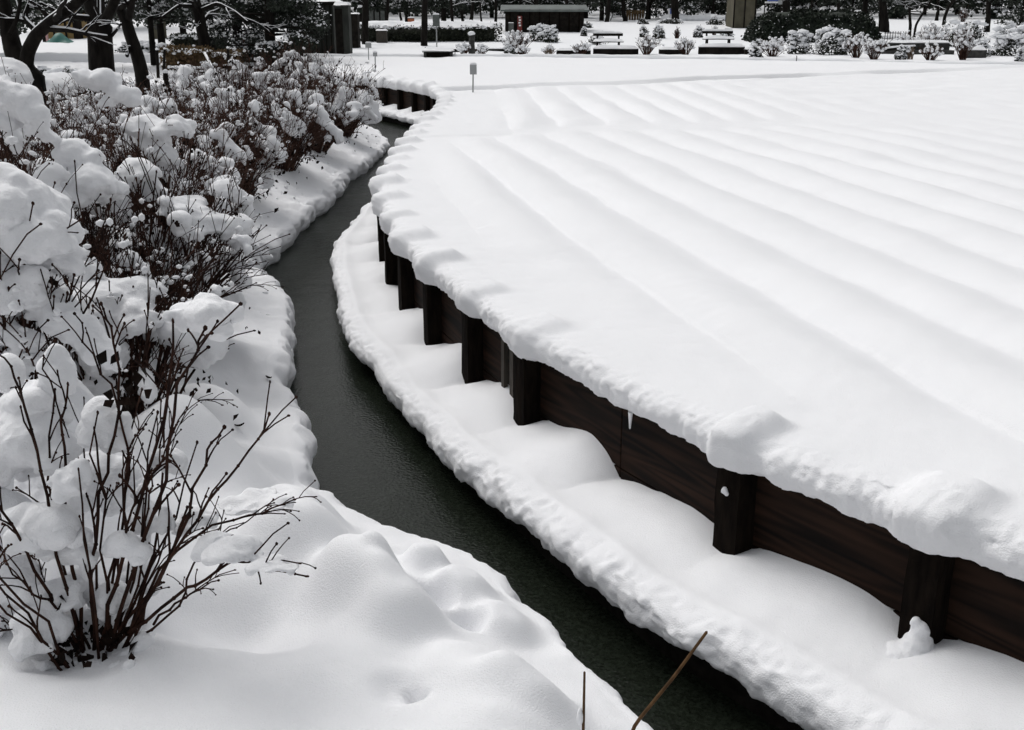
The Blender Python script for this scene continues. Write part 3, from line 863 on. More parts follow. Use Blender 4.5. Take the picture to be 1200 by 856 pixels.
# the bare shrub in the near left corner: stems follow the photo's, each with its own depth
def near_shrub():
    b0 = ground_pt(112, 785, -.36)
    root = empty('bare_shrub', b0, 'bare dark stemmed shrub fanning upward in the near left corner, snow between its stems', 'shrub', 'snow laden shrubs along the left bank of the canal')
    org = np.array(b0)
    rng = np.random.default_rng(5)
    Y0 = b0[1]
    S = [([(112, 778), (132, 700), (166, 590), (198, 470), (205, 378)], .0105, .05), ([(122, 780), (152, 690), (192, 560), (218, 430), (242, 385)], .010, -.05),
         ([(140, 770), (180, 690), (212, 630), (242, 530), (262, 502)], .009, -.1), ([(150, 745), (200, 650), (242, 590), (290, 535), (318, 488)], .008, -.2),
         ([(130, 762), (198, 705), (240, 680), (282, 655), (302, 668), (360, 676)], .008, -.25), ([(150, 725), (222, 625), (300, 602), (345, 588)], .007, .1),
         ([(102, 780), (86, 650), (76, 560), (74, 500), (78, 452)], .009, .05), ([(96, 772), (62, 625), (46, 525), (20, 445), (-5, 412)], .008, -.1),
         ([(90, 762), (32, 645), (0, 592), (-40, 540)], .008, -.2), ([(110, 772), (106, 650), (122, 560), (140, 480), (136, 388), (118, 354)], .0085, .1),
         ([(118, 776), (140, 650), (150, 560), (142, 470), (100, 400), (96, 370)], .007, .2), ([(112, 779), (80, 700), (60, 560), (62, 470), (52, 420)], .007, .15),
         ([(180, 732), (215, 697), (253, 680)], .006, -.2), ([(125, 770), (128, 660), (150, 600), (186, 540), (190, 470)], .007, .15),
         ([(105, 775), (60, 700), (30, 690), (0, 650)], .007, -.15), ([(135, 760), (176, 660), (196, 520), (194, 425)], .0075, .25),
         ([(115, 770), (110, 620), (96, 560), (100, 470)], .0065, .3), ([(122, 772), (160, 700), (172, 610), (176, 560), (206, 520)], .006, .0),
         ([(95, 775), (40, 740), (0, 735)], .007, -.1), ([(80, 790), (70, 815), (74, 848)], .005, -.25), ([(145, 760), (206, 720), (226, 660), (262, 622), (300, 606)], .006, .05)]
    mb, pts = MB(), []
    for pl, r0, dy in S:
        n = len(pl)
        P = np.array([at(px, py, Y0 + dy * (i / (n - 1)) + .02 * (i > 0) * rng.normal()) for i, (px, py) in enumerate(pl)]) - org
        # densify
        u = np.linspace(0, n - 1, 3 * n)
        P = np.stack([np.interp(u, np.arange(n), P[:, j]) for j in range(3)], -1)
        P[1:-1] = (P[:-2] + 2 * P[1:-1] + P[2:]) / 4
        P[1:] += rng.normal(size=(len(P) - 1, 3)) * .006
        twig_set(rng, mb, P, r0 * .88, r0 * .36, 7, 5, .17, 1, 0, pts)
        # nodes along the stem
        for j in range(2, len(P) - 1, 2):
            rr = r0 * (1 - .5 * j / len(P)) * 1.35
            mb.blob(P[j], (rr * .9, rr * .9, rr))
    for i in range(13):
        a = rng.uniform(0, 6.28); q = rng.uniform(.2, 1)
        b = np.array([math.cos(a), math.sin(a), -.1]) * .09
        tip = np.array([math.cos(a) * .55 * q, math.sin(a) * .5 * q + .05, rng.uniform(.35, 1.05)])
        twig_set(rng, mb, arc_stem(rng, b, tip, .1, 7), .006, .0028, 6, 3, .16, 1, 0, pts)
    mb.build('stems', STEM, root)
    lb = MB()
    for (px, py, n) in ((142, 468, 9), (150, 455, 7), (385 * .35, 425, 4), (158, 442, 4), (60, 700, 5), (90, 770, 16), (120, 775, 16), (75, 765, 12), (58, 730, 4)):
        c = at(px, py, Y0 + rng.uniform(-.1, .2)) - org
        nn = rng.normal(size=(n, 3)); nn[:, 2] *= .3
        lb.quads(c + rng.normal(size=(n, 3)) * .03, nn, rng.uniform(.018, .034, n), 1.1, rng)
    zb = bank_z(b0[0], b0[1]) - b0[2]
    C = rng.normal(size=(70, 3)) * np.array([.07, .06, .035]) + np.array([0, -.02, zb + .07])
    lb.quads(C, rng.normal(size=(70, 3)), rng.uniform(.012, .03, 70), 1.1, rng)
    lb.build('dead_leaves', LEAF, root)
    E = px_ells([(240, 368, 38, 26, .15), (205, 372, 14, 14, .12), (30, 520, 55, 46, .2), (70, 445, 28, 46, .3), (30, 475, 48, 30, .3), (60, 615, 42, 30), (85, 645, 36, 24, .05), (40, 745, 36, 34, -.1), (15, 690, 44, 55, .1), (10, 610, 40, 40, .1), (95, 690, 26, 30, .15),
                 (95, 800, 20, 14, -.1), (75, 825, 22, 14, -.2), (120, 792, 14, 9, -.12), (60, 800, 18, 12, -.05), (150, 790, 20, 8, -.02), (100, 830, 16, 9, -.2), (175, 770, 22, 9, .05), (275, 645, 34, 12, -.15), (320, 660, 30, 9, -.2), (170, 590, 22, 34, .3), (230, 610, 24, 18, .25), (165, 680, 20, 22, .25), (300, 590, 40, 14, .3),
                 (100, 720, 24, 20, .3), (60, 580, 40, 40, .45), (120, 560, 40, 40, .5), (12, 440, 14, 22, .1), (150, 640, 26, 18, -.02), (195, 612, 22, 24, .05), (250, 642, 24, 12, -.1), (60, 700, 28, 22, 0), (130, 705, 18, 22, .05), (200, 540, 18, 20, .1), (120, 500, 28, 32, .15), (90, 560, 26, 30, 0)], Y0)
    for j in range(26):
        an = rng.uniform(0, 6.28); rr = rng.uniform(.06, .30)
        x_, y_ = b0[0] + math.cos(an) * rr, b0[1] + math.sin(an) * rr * .8
        e = rng.uniform(.02, .055)
        E.append((np.array([x_, y_, bank_z(x_, y_) + e * rng.uniform(-.3, .5)]), (e, e * rng.uniform(.7, 1), e * rng.uniform(.6, 1.1)), an))
    snow_blobs('snow_cover', E, .0085, root, org, 11, 1.25)
near_shrub()

SH = [
 (-2.45, 4.75, .55, 1.30, 2, 'shrub at the left edge buried under the largest smooth pillows of snow', dict(nst=29, ncl=5, cs=(.09, .18), dense=120, cap_hi=.5,
      extra=px_ells([(12, 245, 62, 52), (40, 262, 40, 50, .05), (60, 272, 30, 28, -.05), (10, 335, 34, 30, -.1), (30, 330, 22, 22, -.1), (70, 300, 36, 22, .1)], 4.6))),
 (-3.15, 6.4, .75, 1.55, 3, 'tall shrub at the left edge with one broad dome of snow on top', dict(nst=52, ncl=10, cs=(.07, .15),
      extra=px_ells([(25, 122, 32, 28), (5, 115, 30, 30), (45, 150, 18, 18), (90, 185, 34, 26, .1), (110, 215, 40, 24), (80, 225, 34, 24)], 6.3))),
 (-2.25, 5.75, .7, 1.05, 4, 'low spreading shrub under heavy snow beside the bare shrub', dict(nst=50, ncl=12, cs=(.07, .16),
      extra=px_ells([(125, 352, 56, 26, .1), (60, 365, 40, 20, .2), (160, 370, 30, 22), (60, 395, 40, 30, .3)], 5.5))),
 (-2.75, 7.5, .85, 1.25, 5, 'shrub with long drooping snow arm pointing at the water', dict(nst=69, ncl=14, cs=(.07, .16), lean=(.12, 0),
      extra=px_ells([(215, 245, 34, 15), (245, 258, 34, 15), (272, 268, 22, 14), (160, 205, 30, 18, .1), (120, 240, 30, 18), (185, 225, 18, 16, .2)], 7.4))),
 (-4.3, 8.4, .9, 1.60, 6, 'tall twiggy shrub behind the dome of snow with lumps along its crown', dict(nst=120, ncl=18, cs=(.07, .17),
      extra=px_ells([(120, 95, 26, 14), (140, 112, 22, 14), (100, 92, 18, 14)], 8.3))),
 (-3.35, 9.6, .85, 1.35, 7, 'bushy twiggy shrub with a ragged row of snow pillows facing the canal', dict(nst=135, ncl=22, cs=(.07, .17), lean=(.08, 0),
      extra=px_ells([(180, 172, 22, 14), (165, 150, 26, 16), (205, 150, 26, 16), (195, 185, 18, 14)], 9.4))),
 (-4.9, 11.0, .9, 1.25, 8, 'upright twiggy shrub in front of the thick cherry trunk', dict(nst=120, ncl=16, cs=(.06, .16))),
 (-3.85, 12.0, .95, 1.4, 9, 'spreading shrub whose dark foot shows at the bend of the canal', dict(nst=150, ncl=22, cs=(.07, .17), dense=420, lean=(.1, 0))),
 (-3.75, 14.3, .85, 1.4, 10, 'shrub with a dark hollow under its skirt halfway along the bank', dict(nst=150, ncl=22, cs=(.07, .18), dense=420)),
 (-5.3, 14.2, 1.0, 1.15, 11, 'second row shrub with fine reddish twigs behind the dark hollow shrub', dict(nst=135, ncl=18, cs=(.07, .16))),
 (-3.7, 16.9, .85, 1.4, 12, 'shrub with a small snow topped dark thicket of stems at its foot', dict(nst=150, ncl=24, cs=(.08, .2), dense=420)),
 (-5.4, 17.4, 1.0, 1.1, 13, 'reddish twigged shrub in the second row below the leaning rail', dict(nst=135, ncl=18, cs=(.08, .18))),
 (-3.6, 19.5, .85, 1.4, 14, 'rounded shrub with large white clumps scattered over its crown', dict(nst=150, ncl=26, cs=(.08, .2), dense=420)),
 (-5.2, 20.6, 1.0, 1.32, 15, 'wide shrub with big snow balls on top near the dark evergreen', dict(nst=135, ncl=24, cs=(.09, .22))),
 (-3.5, 22.0, .8, 1.3, 16, 'shrub leaning over the bank by the far bend with a white drooping skirt', dict(nst=135, ncl=20, cs=(.08, .2), dense=350, lean=(.1, 0),
      extra=px_ells([(425, 120, 14, 16), (435, 130, 10, 16), (405, 128, 14, 10), (412, 135, 10, 10)], 21.8))),
 (-4.6, 23.9, 1.0, 1.5, 17, 'tan twigged shrub nearest the grey hut with snow on its outer twigs', dict(nst=150, ncl=22, cs=(.09, .2))),
 (-6.3, 23.0, 1.0, 1.1, 18, 'tan shrub with dense upright tips below the evergreen', dict(nst=135, ncl=20, cs=(.09, .2))),
 (-6.6, 16.0, 1.0, 1.0, 19, 'low twiggy shrub in the gap between the two cherry trunks', dict(nst=105, ncl=16, cs=(.08, .2))),
 (-7.0, 13.0, 1.0, 1.2, 20, 'shrub at the foot of the forked cherry with rounded snow heaps', dict(nst=69, ncl=18, cs=(.1, .28))),
 (-7.2, 19.6, 1.0, .9, 21, 'shrub with thin tips standing before the leaning rail', dict(nst=105, ncl=16, cs=(.08, .18))),
]
for (x, y, r, h, sd_, lab, kw) in SH:
    shrub(x, y, r, h, sd_, lab, **kw)

# ------------------------------------------------------------------ background builders
def base_at(px, Y, py=None):
    """point on the far ground below the photo column px at distance Y"""
    z = 0.3
    for _ in range(4):
        dep = Y * _c + (CZ - z) * _s
        x = (px - CX) / F * dep
        z = float(T(x, Y))
    return np.array([x, Y, z])
def zpx(py, Y): return float(at(CX, py, Y)[2])
def wpx(w, Y): return w * (Y * _c + 1.5 * _s) / F

def limb_tree(rng, mb, sb, tb, ts, P, r0, r1, k, levels, tw, snow=True):
    """limb P with side limbs; snow lies on the upper side of sloping pieces"""
    n = len(P)
    rad = np.linspace(r0, r1, n)
    (mb if r0 > tw else tb).tube(P, rad, k if r0 > tw else 3)
    d = np.gradient(P, axis=0); d /= np.linalg.norm(d, axis=1, keepdims=True) + 1e-9
    if snow and np.mean(np.abs(d[:, 2])) < .86:
        (sb if r0 > tw else ts).tube(P + np.array([0, 0, 1.0]) * (rad[:, None] * .55 + .004), rad * .6 + .003, 5 if r0 > tw else 3)
    if levels <= 0: return
    for _ in range(int(rng.integers(2, 5))):
        u = rng.uniform(.25, 1.0)
        i = min(int(u * (n - 1)), n - 2); f = u * (n - 1) - i
        b = P[i] * (1 - f) + P[i + 1] * f
        dd = d[i]
        sd_ = rng.normal(size=3); sd_ -= dd * (sd_ @ dd); sd_ /= np.linalg.norm(sd_) + 1e-9
        a = rng.uniform(.5, 1.0)
        v = dd * math.cos(a) + sd_ * math.sin(a); v[2] = v[2] * .6 + .1
        L = np.linalg.norm(P[-1] - P[0]) * rng.uniform(.35, .65)
        Q = arc_stem(rng, b, b + v * L, L * .15 * rng.uniform(-1, 1.5), 6)
        rr = (r0 * (1 - u) + r1 * u)
        limb_tree(rng, mb, sb, tb, ts, Q, rr * .6, rr * .22, max(4, k - 2), levels - 1, tw, snow)
def px_tree(name, limbs, Y, label, seed, levels=3, tw=.03, group=None, zbase=None, k=10):
    """limbs: [( [(px,py)...], w0 px, w1 px )]"""
    rng = np.random.default_rng(seed)
    p0 = at(*limbs[0][0][0], Y)
    zb = float(T(p0[0], Y)) if zbase is None else zbase
    root = empty(name, (p0[0], Y, zb), label, 'tree', group)
    org = np.array([p0[0], Y, zb])
    mb, sb, tb, ts = MB(), MB(), MB(), MB()
    for li, (pl, w0, w1, lv, dy) in enumerate(limbs):
        m = len(pl)
        P = np.array([at(px, py, Y + dy * i / max(m - 1, 1)) for i, (px, py) in enumerate(pl)]) - org
        if li == 0: P = np.concatenate([[[P[0, 0], 0, -.15]], P])
        u = np.linspace(0, len(P) - 1, 4 * len(P))
        P = np.stack([np.interp(u, np.arange(len(P)), P[:, j]) for j in range(3)], -1)
        P[1:-1] = (P[:-2] + 2 * P[1:-1] + P[2:]) / 4
        a, b = wpx(w0, Y) / 2, wpx(w1, Y) / 2
        if li == 0:
            rad = np.linspace(a, b, len(P)); rad[:3] *= np.array([1.35, 1.15, 1.05])
            P = P + .12 * a * fbm(P + seed, 1.5, 2, 7)[:, None] * np.array([1, 1, 0])
            mb.tube(P, rad, k)
            if lv:
                for _ in range(5):
                    i = int(rng.integers(len(P) // 2, len(P)))
                    v = rng.normal(size=3); v[2] = abs(v[2]) * .5 + .2; v /= np.linalg.norm(v)
                    L = rng.uniform(1.0, 2.2)
                    limb_tree(rng, mb, sb, tb, ts, arc_stem(rng, P[i], P[i] + v * L, L * .2, 7), b * .5, b * .15, 6, lv, tw)
        else:
            limb_tree(rng, mb, sb, tb, ts, P, a, b, 8, lv, tw)
    mb.build('trunk', BARK, root); tb.build('twigs', BARK, root)
    sb.build('snow_cover', SNOWF, root); ts.build('twig_snow', SNOWF, root)
    return root

def evergreen(px, Y, w, h, crown0, label, seed, trunk_w=.25, n=900, leaf=.10, snow=.35, name='evergreen_tree', group='evergreens behind the field', material=None, squash=1.0, p=None):
    rng = np.random.default_rng(seed)
    n = int(n * 1.9); snow = snow * .6; leaf = leaf * 1.12
    p = base_at(px, Y) if p is None else np.asarray(p)
    root = empty(name, p, label, 'tree', group)
    tb = MB(); tb.tube([(0, 0, -.2), (.02, 0, h * .3), (.05, .02, h * .6), (.03, 0, h * .92)], [trunk_w * .62, trunk_w * .5, trunk_w * .34, .03], 8)
    for _ in range(9):
        a = rng.uniform(0, 6.28); zz = rng.uniform(max(crown0, .3), h * .8)
        tb.tube(arc_stem(rng, (0, 0, zz), (math.cos(a) * w * .45, math.sin(a) * w * .45, zz + rng.uniform(-.3, .5)), .15, 4), [.05, .04, .03, .015], 4)
    tb.build('trunk', BARK, root)
    ncl = 46
    th = rng.uniform(0, 6.28, ncl); zz = rng.uniform(crown0, h, ncl)
    f = (zz - crown0) / (h - crown0)
    prof = np.clip(np.sin(math.pi * np.clip(f * .85 + .15, 0, 1)) ** .6, .15, 1)
    rr = w / 2 * prof * np.sqrt(rng.uniform(.15, 1.1, ncl))
    cc = np.stack([np.cos(th) * rr, np.sin(th) * rr, zz], -1)
    cr = rng.uniform(.10, .24, ncl) * w
    ci = rng.integers(0, ncl, n)
    d = rng.normal(size=(n, 3)); d /= np.linalg.norm(d, axis=1, keepdims=True)
    C = cc[ci] + d * cr[ci][:, None] * np.array([1, 1, .55]) * rng.uniform(.4, 1.05, n)[:, None]
    C[:, 2] -= 0.1 * (np.hypot(C[:, 0], C[:, 1]) / (w / 2)) ** 2
    C[:, 2] = np.maximum(C[:, 2], .03)
    lb = MB(); lb.quads(C, rng.normal(size=(n, 3)), rng.uniform(.6, 1.3, n) * leaf, 1.2, rng)
    lb.build('crown', material or GREEN, root)
    ns = int(n * snow)
    ci = rng.integers(0, ncl, ns)
    d = rng.normal(size=(ns, 3)); d[:, 2] = abs(d[:, 2]) + .3; d /= np.linalg.norm(d, axis=1, keepdims=True)
    C = cc[ci] + d * cr[ci][:, None] * np.array([1, 1, .62]) * rng.uniform(.75, 1.12, ns)[:, None]
    C[:, 2] = np.maximum(C[:, 2], .05)
    N = rng.normal(size=(ns, 3)) * .5; N[:, 2] += 1
    sb = MB()
    big = rng.random(ns) < .18
    sb.quads(C, N, rng.uniform(.5, 1.2, ns) * leaf * np.where(big, 1.0, .8), 1.5, rng)
    for c in C[big][:60]:
        s = leaf * rng.uniform(.6, 1.6); sb.blob(c, (s, s, s * .5))
    sb.build('snow_cover', SNOWF, root)
    return root

def snow_cap_mesh(rng, w, d, hgt, nx=14, ny=8, dome=.5, seed=0):
    """soft heap of snow on a w x d top, base at z=0"""
    x = np.linspace(-1, 1, nx); y = np.linspace(-1, 1, ny)
    X, Y = np.meshgrid(x, y, indexing='ij')
    e = (1 - np.abs(X) ** 6) * (1 - np.abs(Y) ** 4)
    Z = hgt * np.clip(e, 0, 1) ** dome
    V = np.stack([X * w / 2, Y * d / 2, Z], -1)
    V = V + (np.array([.1, .1, .25]) * hgt) * np.stack([vnoise(V + seed, 3.0, 1), vnoise(V + seed, 3.0, 2), vnoise(V + seed, 2.2, 3)], -1)
    Vb = V.copy(); Vb[..., 2] = -.02
    a = grid_faces(nx, ny); b = grid_faces(nx, ny, True) + nx * ny
    Vt = np.concatenate([V.reshape(-1, 3), Vb.reshape(-1, 3)])
    g = np.arange(nx * ny).reshape(nx, ny)
    ring = np.concatenate([g[:, 0], g[-1, 1:], g[::-1, -1][1:], g[0, ::-1][1:]])
    side = np.stack([ring[:-1], ring[1:], ring[1:] + nx * ny, ring[:-1] + nx * ny], -1)
    return Vt, [a, b, side]

def low_shrub(px, Y, wpx_, hpx, label, seed, kind='dark', snow=1.0, group=None, name='shrub', n=None, p=None):
    """a shrub of the far bank: leafy or twiggy, with snow on its top"""
    rng = np.random.default_rng(seed)
    p = base_at(px, Y) if p is None else np.asarray(p)
    w, h = wpx(wpx_, Y), wpx(hpx, Y)
    root = empty(name, p, label, 'shrub', group)
    if kind == 'dark':
        n = n or int(260 + 500 * w * h)
        d = rng.normal(size=(n, 3)); d[:, 2] = abs(d[:, 2]); d /= np.linalg.norm(d, axis=1, keepdims=True)
        wob = 1 + .42 * vnoise(d * 1.0 + seed, 2.0, 5) + .22 * vnoise(d + seed, 5.0, 6)
        C = d * wob[:, None] * np.array([w / 2, w * .38, h * .9]) * rng.uniform(.55, 1.0, n)[:, None]
        lb = MB(); lb.quads(C, rng.normal(size=(n, 3)), rng.uniform(.03, .07, n), 1.1, rng)
        lb.build('foliage', HEDGE, root)
        ns = int(n * .25 * snow)
        d2 = rng.normal(size=(ns, 3)); d2[:, 2] = abs(d2[:, 2]) + .35; d2 /= np.linalg.norm(d2, axis=1, keepdims=True)
        C2 = d2 * (1 + .42 * vnoise(d2 + seed, 2.0, 5) + .22 * vnoise(d2 + seed, 5.0, 6))[:, None] * np.array([w / 2, w * .38, h * .93])
        sb = MB(); Nn = rng.normal(size=(ns, 3)) * .4; Nn[:, 2] += 1
        sb.quads(C2, Nn, rng.uniform(.03, .07, ns), 1.3, rng)
        for _ in range(int(14 * snow)):
            d3 = rng.normal(size=3); d3[2] = abs(d3[2]) + .8; d3 /= np.linalg.norm(d3)
            s = rng.uniform(.06, .16) * min(1.3, w)
            sb.blob(d3 * (1 + .42 * vnoise(d3[None] + seed, 2.0, 5)[0] + .22 * vnoise(d3[None] + seed, 5.0, 6)[0]) * np.array([w / 2, w * .36, h * .9]), (s * 1.3, s, s * .55))
        sb.build('snow_cover', SNOWF, root)
    else:
        mb, pts = MB(), []
        n = n or int(26 + 16 * w)
        for i in range(n):
            a = rng.uniform(0, 6.28); q = rng.uniform(.1, 1)
            tip = (math.cos(a) * w / 2 * q, math.sin(a) * w * .4 * q, h * rng.uniform(.6, 1.05) * (1 - .3 * q * q))
            P = arc_stem(rng, (math.cos(a) * .08, math.sin(a) * .08, -.05), tip, h * .15, 4)
            twig_set(rng, mb, P, .014, .008, 3, 3, h * .3, 0, 0, pts)
        mb.build('stems', PALEST if kind == 'pale' else STEMF, root)
        sb = MB()
        for q in rng.permutation(len(pts))[:int(46 * snow)]:
            s = rng.uniform(.03, .085) * (1 if w < 1.5 else 1.3)
            sb.blob(pts[q] * np.array([.97, .97, .98]), (s, s * rng.uniform(.7, 1), s * rng.uniform(.6, 1.1)))
        sb.build('snow_cover', SNOWF, root)
    return root

def hedge(px0, px1, Y, hpx, label, seed, snow=.14, d=1.2, name='hedge', material=None, p0=None, leaf=.07, rz=0, h=None, group=None, dens=260):
    rng = np.random.default_rng(seed)
    a, b = base_at(px0, Y), base_at(px1, Y)
    c = (a + b) / 2; L = abs(b[0] - a[0]); h = wpx(hpx, Y) if h is None else h
    root = empty(name, c, label, 'hedge', group, rz)
    n = int(dens * (L * h * 2 + L * d))
    C = rng.uniform(-1, 1, size=(n, 3)) * np.array([L / 2, d / 2, h / 2])
    ax = rng.integers(0, 3, n)
    C[ax == 1, 1] = np.where(rng.random((ax == 1).sum()) < .75, -1, 1) * d / 2
    C[ax == 2, 2] = h / 2
    C[:, 2] += h / 2
    C += rng.normal(size=(n, 3)) * .05
    C[:, 2] += (.10 * h * vnoise(P3(C[:, 0] + seed, 0 * C[:, 0]), 1.1, 3)) * (C[:, 2] / h)
    C[:, 2] = np.maximum(C[:, 2], .02)
    lb = MB(); lb.quads(C, rng.normal(size=(n, 3)), rng.uniform(.6, 1.2, n) * leaf, 1.1, rng)
    # woody heart so that no light shines through
    lb.box((0, 0, h * .42), (L * .9, d * .45, h * .8))
    lb.build('foliage', material or HEDGE, root)
    if snow:
        V, fs = snow_cap_mesh(rng, L * 1.01, d * 1.05, snow * 1.6, int(10 + L * 5), 9, .35, seed)
        sb = MB(); V[:, 2] += h * .97 - .02
        V[:, 2] += .10 * h * vnoise(P3(V[:, 0] + seed, 0 * V[:, 0]), 1.1, 3)
        sb.add(V, fs)
        for _ in range(int(L * 9)):
            s = rng.uniform(.04, .10)
            sb.blob((rng.uniform(-L / 2, L / 2), -d / 2 + rng.uniform(-.06, .12), h * rng.uniform(.8, 1.02)), (s * 1.3, s, s * .7))
        sb.build('snow_cap', SNOWF, root)
    return root

# ------------------------------------------------------------------ trees at the upper left
px_tree('cherry_tree', [([(40, 150), (38, 112), (36, 88)], 40, 36, 0, 0), ([(34, 90), (16, 62), (10, 35), (4, 5), (-6, -40)], 25, 14, 3, .6), ([(30, 88), (32, 62), (42, 42), (60, 26), (82, 10), (108, -12), (130, -50)], 17, 9, 3, -.5),
          ([(46, 40), (28, 22), (36, 0), (48, -30)], 8, 4, 2, .5), ([(12, 40), (20, 22), (24, 2), (22, -30)], 6, 3, 2, .3), ([(84, 8), (70, -4), (40, -18)], 6, 3, 2, .4), ([(60, 26), (48, 10), (36, 2)], 6, 3, 2, -.4)],
        19.0, 'forked dark cherry tree with snow lying along its curved limb', 1, zbase=-.02, tw=.028)
px_tree('cherry_tree', [([(124, 150), (121, 105), (119, 70), (118, 30)], 33, 27, 0, 0), ([(118, 34), (106, 10), (98, -20), (90, -60)], 17, 9, 3, .5), ([(119, 34), (130, 12), (140, -12), (150, -60)], 13, 8, 3, -.6), ([(117, 32), (117, 0), (112, -40)], 14, 8, 2, .9),
          ([(104, 22), (86, 20), (70, 16), (48, 4)], 7, 3, 3, -.7), ([(131, 42), (138, 34), (142, 28)], 4, 2, 2, -.6)],
        22.0, 'thick upright cherry trunk with snow caught in its crotch', 2, zbase=-.02, tw=.028)
px_tree('cherry_tree', [([(170, 140), (166, 90), (158, 55), (148, 25)], 19, 13, 0, 0), ([(148, 27), (136, 2), (124, -24), (100, -60)], 12, 6, 3, .4), ([(150, 24), (155, 4), (158, -30)], 9, 5, 3, -.5), ([(157, 50), (150, 60), (149, 66)], 7, 4, 1, -.3), ([(140, 10), (172, -8), (200, -14)], 6, 3, 3, -1.0)],
        24.0, 'slim leaning cherry trunk with a sawn stub beside the thick trunk', 3, zbase=-.02, tw=.028)
px_tree('cherry_tree', [([(243, 75), (240, 50), (234, 20), (226, -5)], 15, 12, 2, 0), ([(226, 0), (214, -30)], 9, 6, 3, .5), ([(232, 14), (255, 4), (275, 14), (290, 26)], 5, 3, 3, -.8), ([(230, 8), (210, 6), (190, 20)], 5, 2, 3, -.8), ([(236, 30), (226, 30), (224, 36)], 3, 2, 2, -.8)],
        38.0, 'dark leaning trunk rising from the brown clipped hedge', 4, zbase=.05, tw=.035)

# snow covered rocks near the forked tree
for (px, py, Y, a, b, lab) in ((2, 84, 17.0, 36, 24, 'smooth snow covered rock left of the forked cherry tree'), (66, 96, 20.5, 34, 16, 'low snow covered rock right of the forked cherry tree')):
    c = at(px, py, Y); A, B = wpx(a, Y), wpx(b, Y)
    root = empty('rock', (c[0], Y, c[2] - B), lab, 'rock')
    org = np.array(root.location)
    mb = MB(); V, Fc = ICO2; V = V * np.array([A * .9, A * .7, B * .9]) * (1 + .12 * vnoise(V, 1.5, 4)[:, None]); mb.add(V + np.array([0, 0, B * .55]), Fc); mb.build('stone', STONE, root)
    snow_blobs('snow_cap', [((c[0], Y, c[2] - B * .25), (A, A * .8, B * .95), 0), ((c[0] + A * .3, Y - .1, c[2] - B * .4), (A * .8, A * .7, B * .7), 0)], .05, root, org, int(px), 1.0)

# ------------------------------------------------------------------ rope fence, rail, hedges and huts at the left
def fence_post(px, pyt, pyb, Y, w, label, lean=0.0, group='fence posts behind the shrubs'):
    b = at(px, pyb, Y); t = at(px + lean, pyt, Y)
    root = empty('fence_post', (b[0], Y, b[2] - .25), label, 'post', group)
    mb = MB(); r = wpx(w, Y) / 2; o = np.array(root.location)
    mb.tube([(0, 0, -.1), tuple((b + t) / 2 - o + np.array([.01, 0, 0])), tuple(t - o)], [r * 1.1, r, r * .9], 7); mb.build('shaft', BARK, root)
    sb = MB(); sb.blob(t - o + np.array([0, 0, r * .6]), (r * 1.2, r * 1.2, r)); sb.build('snow_cap', SNOWF, root)
fence_post(184, 59, 76, 30, 3.6, 'short dark fence post left of the brown clipped hedge')
fence_post(191, 58, 78, 29.4, 3, 'thin dark fence post close by the hedge corner', 2)
fence_post(249, 80, 108, 22.5, 5, 'stout dark fence post with a leaning pole on it', -1)
fence_post(195, 86, 104, 22.0, 6, 'mossy stump of a fence post among the shrub tips', -1)
fence_post(267, 57, 78, 30, 3, 'fence post at the right end of the brown clipped hedge')
def pole(a, b, Y, Yb, w, label, nm='pole'):
    A, B = at(*a, Y), at(*b, Yb)
    root = empty(nm, A, label, 'pole'); r = wpx(w, Y) / 2
    mb = MB(); mb.tube([(0, 0, 0), tuple((B - A) / 2), tuple(B - A)], [r, r, r * .9], 7); mb.build('shaft', BARK, root)
    sb = MB(); u = np.linspace(0.03, .97, 12)[:, None]; sb.tube((B - A) * u + np.array([0, -r * .25, r * .75]), r * (1.15 + .2 * np.sin(u[:, 0] * 40)), 7); sb.build('snow_cover', SNOWF, root)
pole((240, 63), (249, 81), 24.0, 22.5, 2.6, 'short slanting pole with snow on it leaning against the stout post')
pole((196, 80), (248, 81), 24.5, 24.0, 2.8, 'level snow covered rail below the brown clipped hedge', 'rail')

hedge(196, 246, 36, 22, 'brown clipped hedge of dry leaves around the leaning trunk', 31, .05, 1.0, material=BROWNH, leaf=.055, dens=900)
hedge(248, 282, 37, 16, 'smaller brown clipped hedge right of the leaning trunk', 32, .05, .8, material=BROWNH, leaf=.055, dens=900)
hedge(204, 268, 50, 17, 'low dark evergreen hedge behind the brown clipped hedge', 33, .04, 1.2)

def box_house(px0, px1, pyt, pyb, Y, d, label, wallm, roofm, seed, name='hut', roof_t=.12, over=.2, snow=.12, slope=0.0, door=None, cat='hut', bands=0):
    a, b = at(px0, pyb, Y), at(px1, pyb, Y)
    zt = zpx(pyt, Y); zb = min(float(T(a[0], Y)), a[2]) - .05
    c = np.array([(a[0] + b[0]) / 2, Y + d / 2, zb]); L = b[0] - a[0]; h = zt - zb
    root = empty(name, c, label, cat)
    mb = MB(); mb.box((0, 0, h / 2), (L, d, h)); mb.build('wall', wallm, root, False)
    for i in range(bands):
        m2 = MB(); m2.box((-L / 2 + L * (i + .5) / bands, -d / 2 - .02, h / 2), (.05, .036, h * .98)); m2.build('batten', DARKW, root, False)
    m3 = MB(); m3.box((0, 0, h + roof_t / 2 + .004), (L + 2 * over, d + 2 * over, roof_t), tilt=slope); m3.build('roof', roofm, root, False)
    if snow:
        rng = np.random.default_rng(seed)
        V, fs = snow_cap_mesh(rng, L + 1.8 * over, d + 1.8 * over, snow, 16, 10, .35, seed)
        V[:, 2] += h + roof_t + V[:, 1] * math.tan(slope)
        sb = MB(); sb.add(V, fs); sb.build('snow_cap', SNOWF, root)
    return root, L, h, d
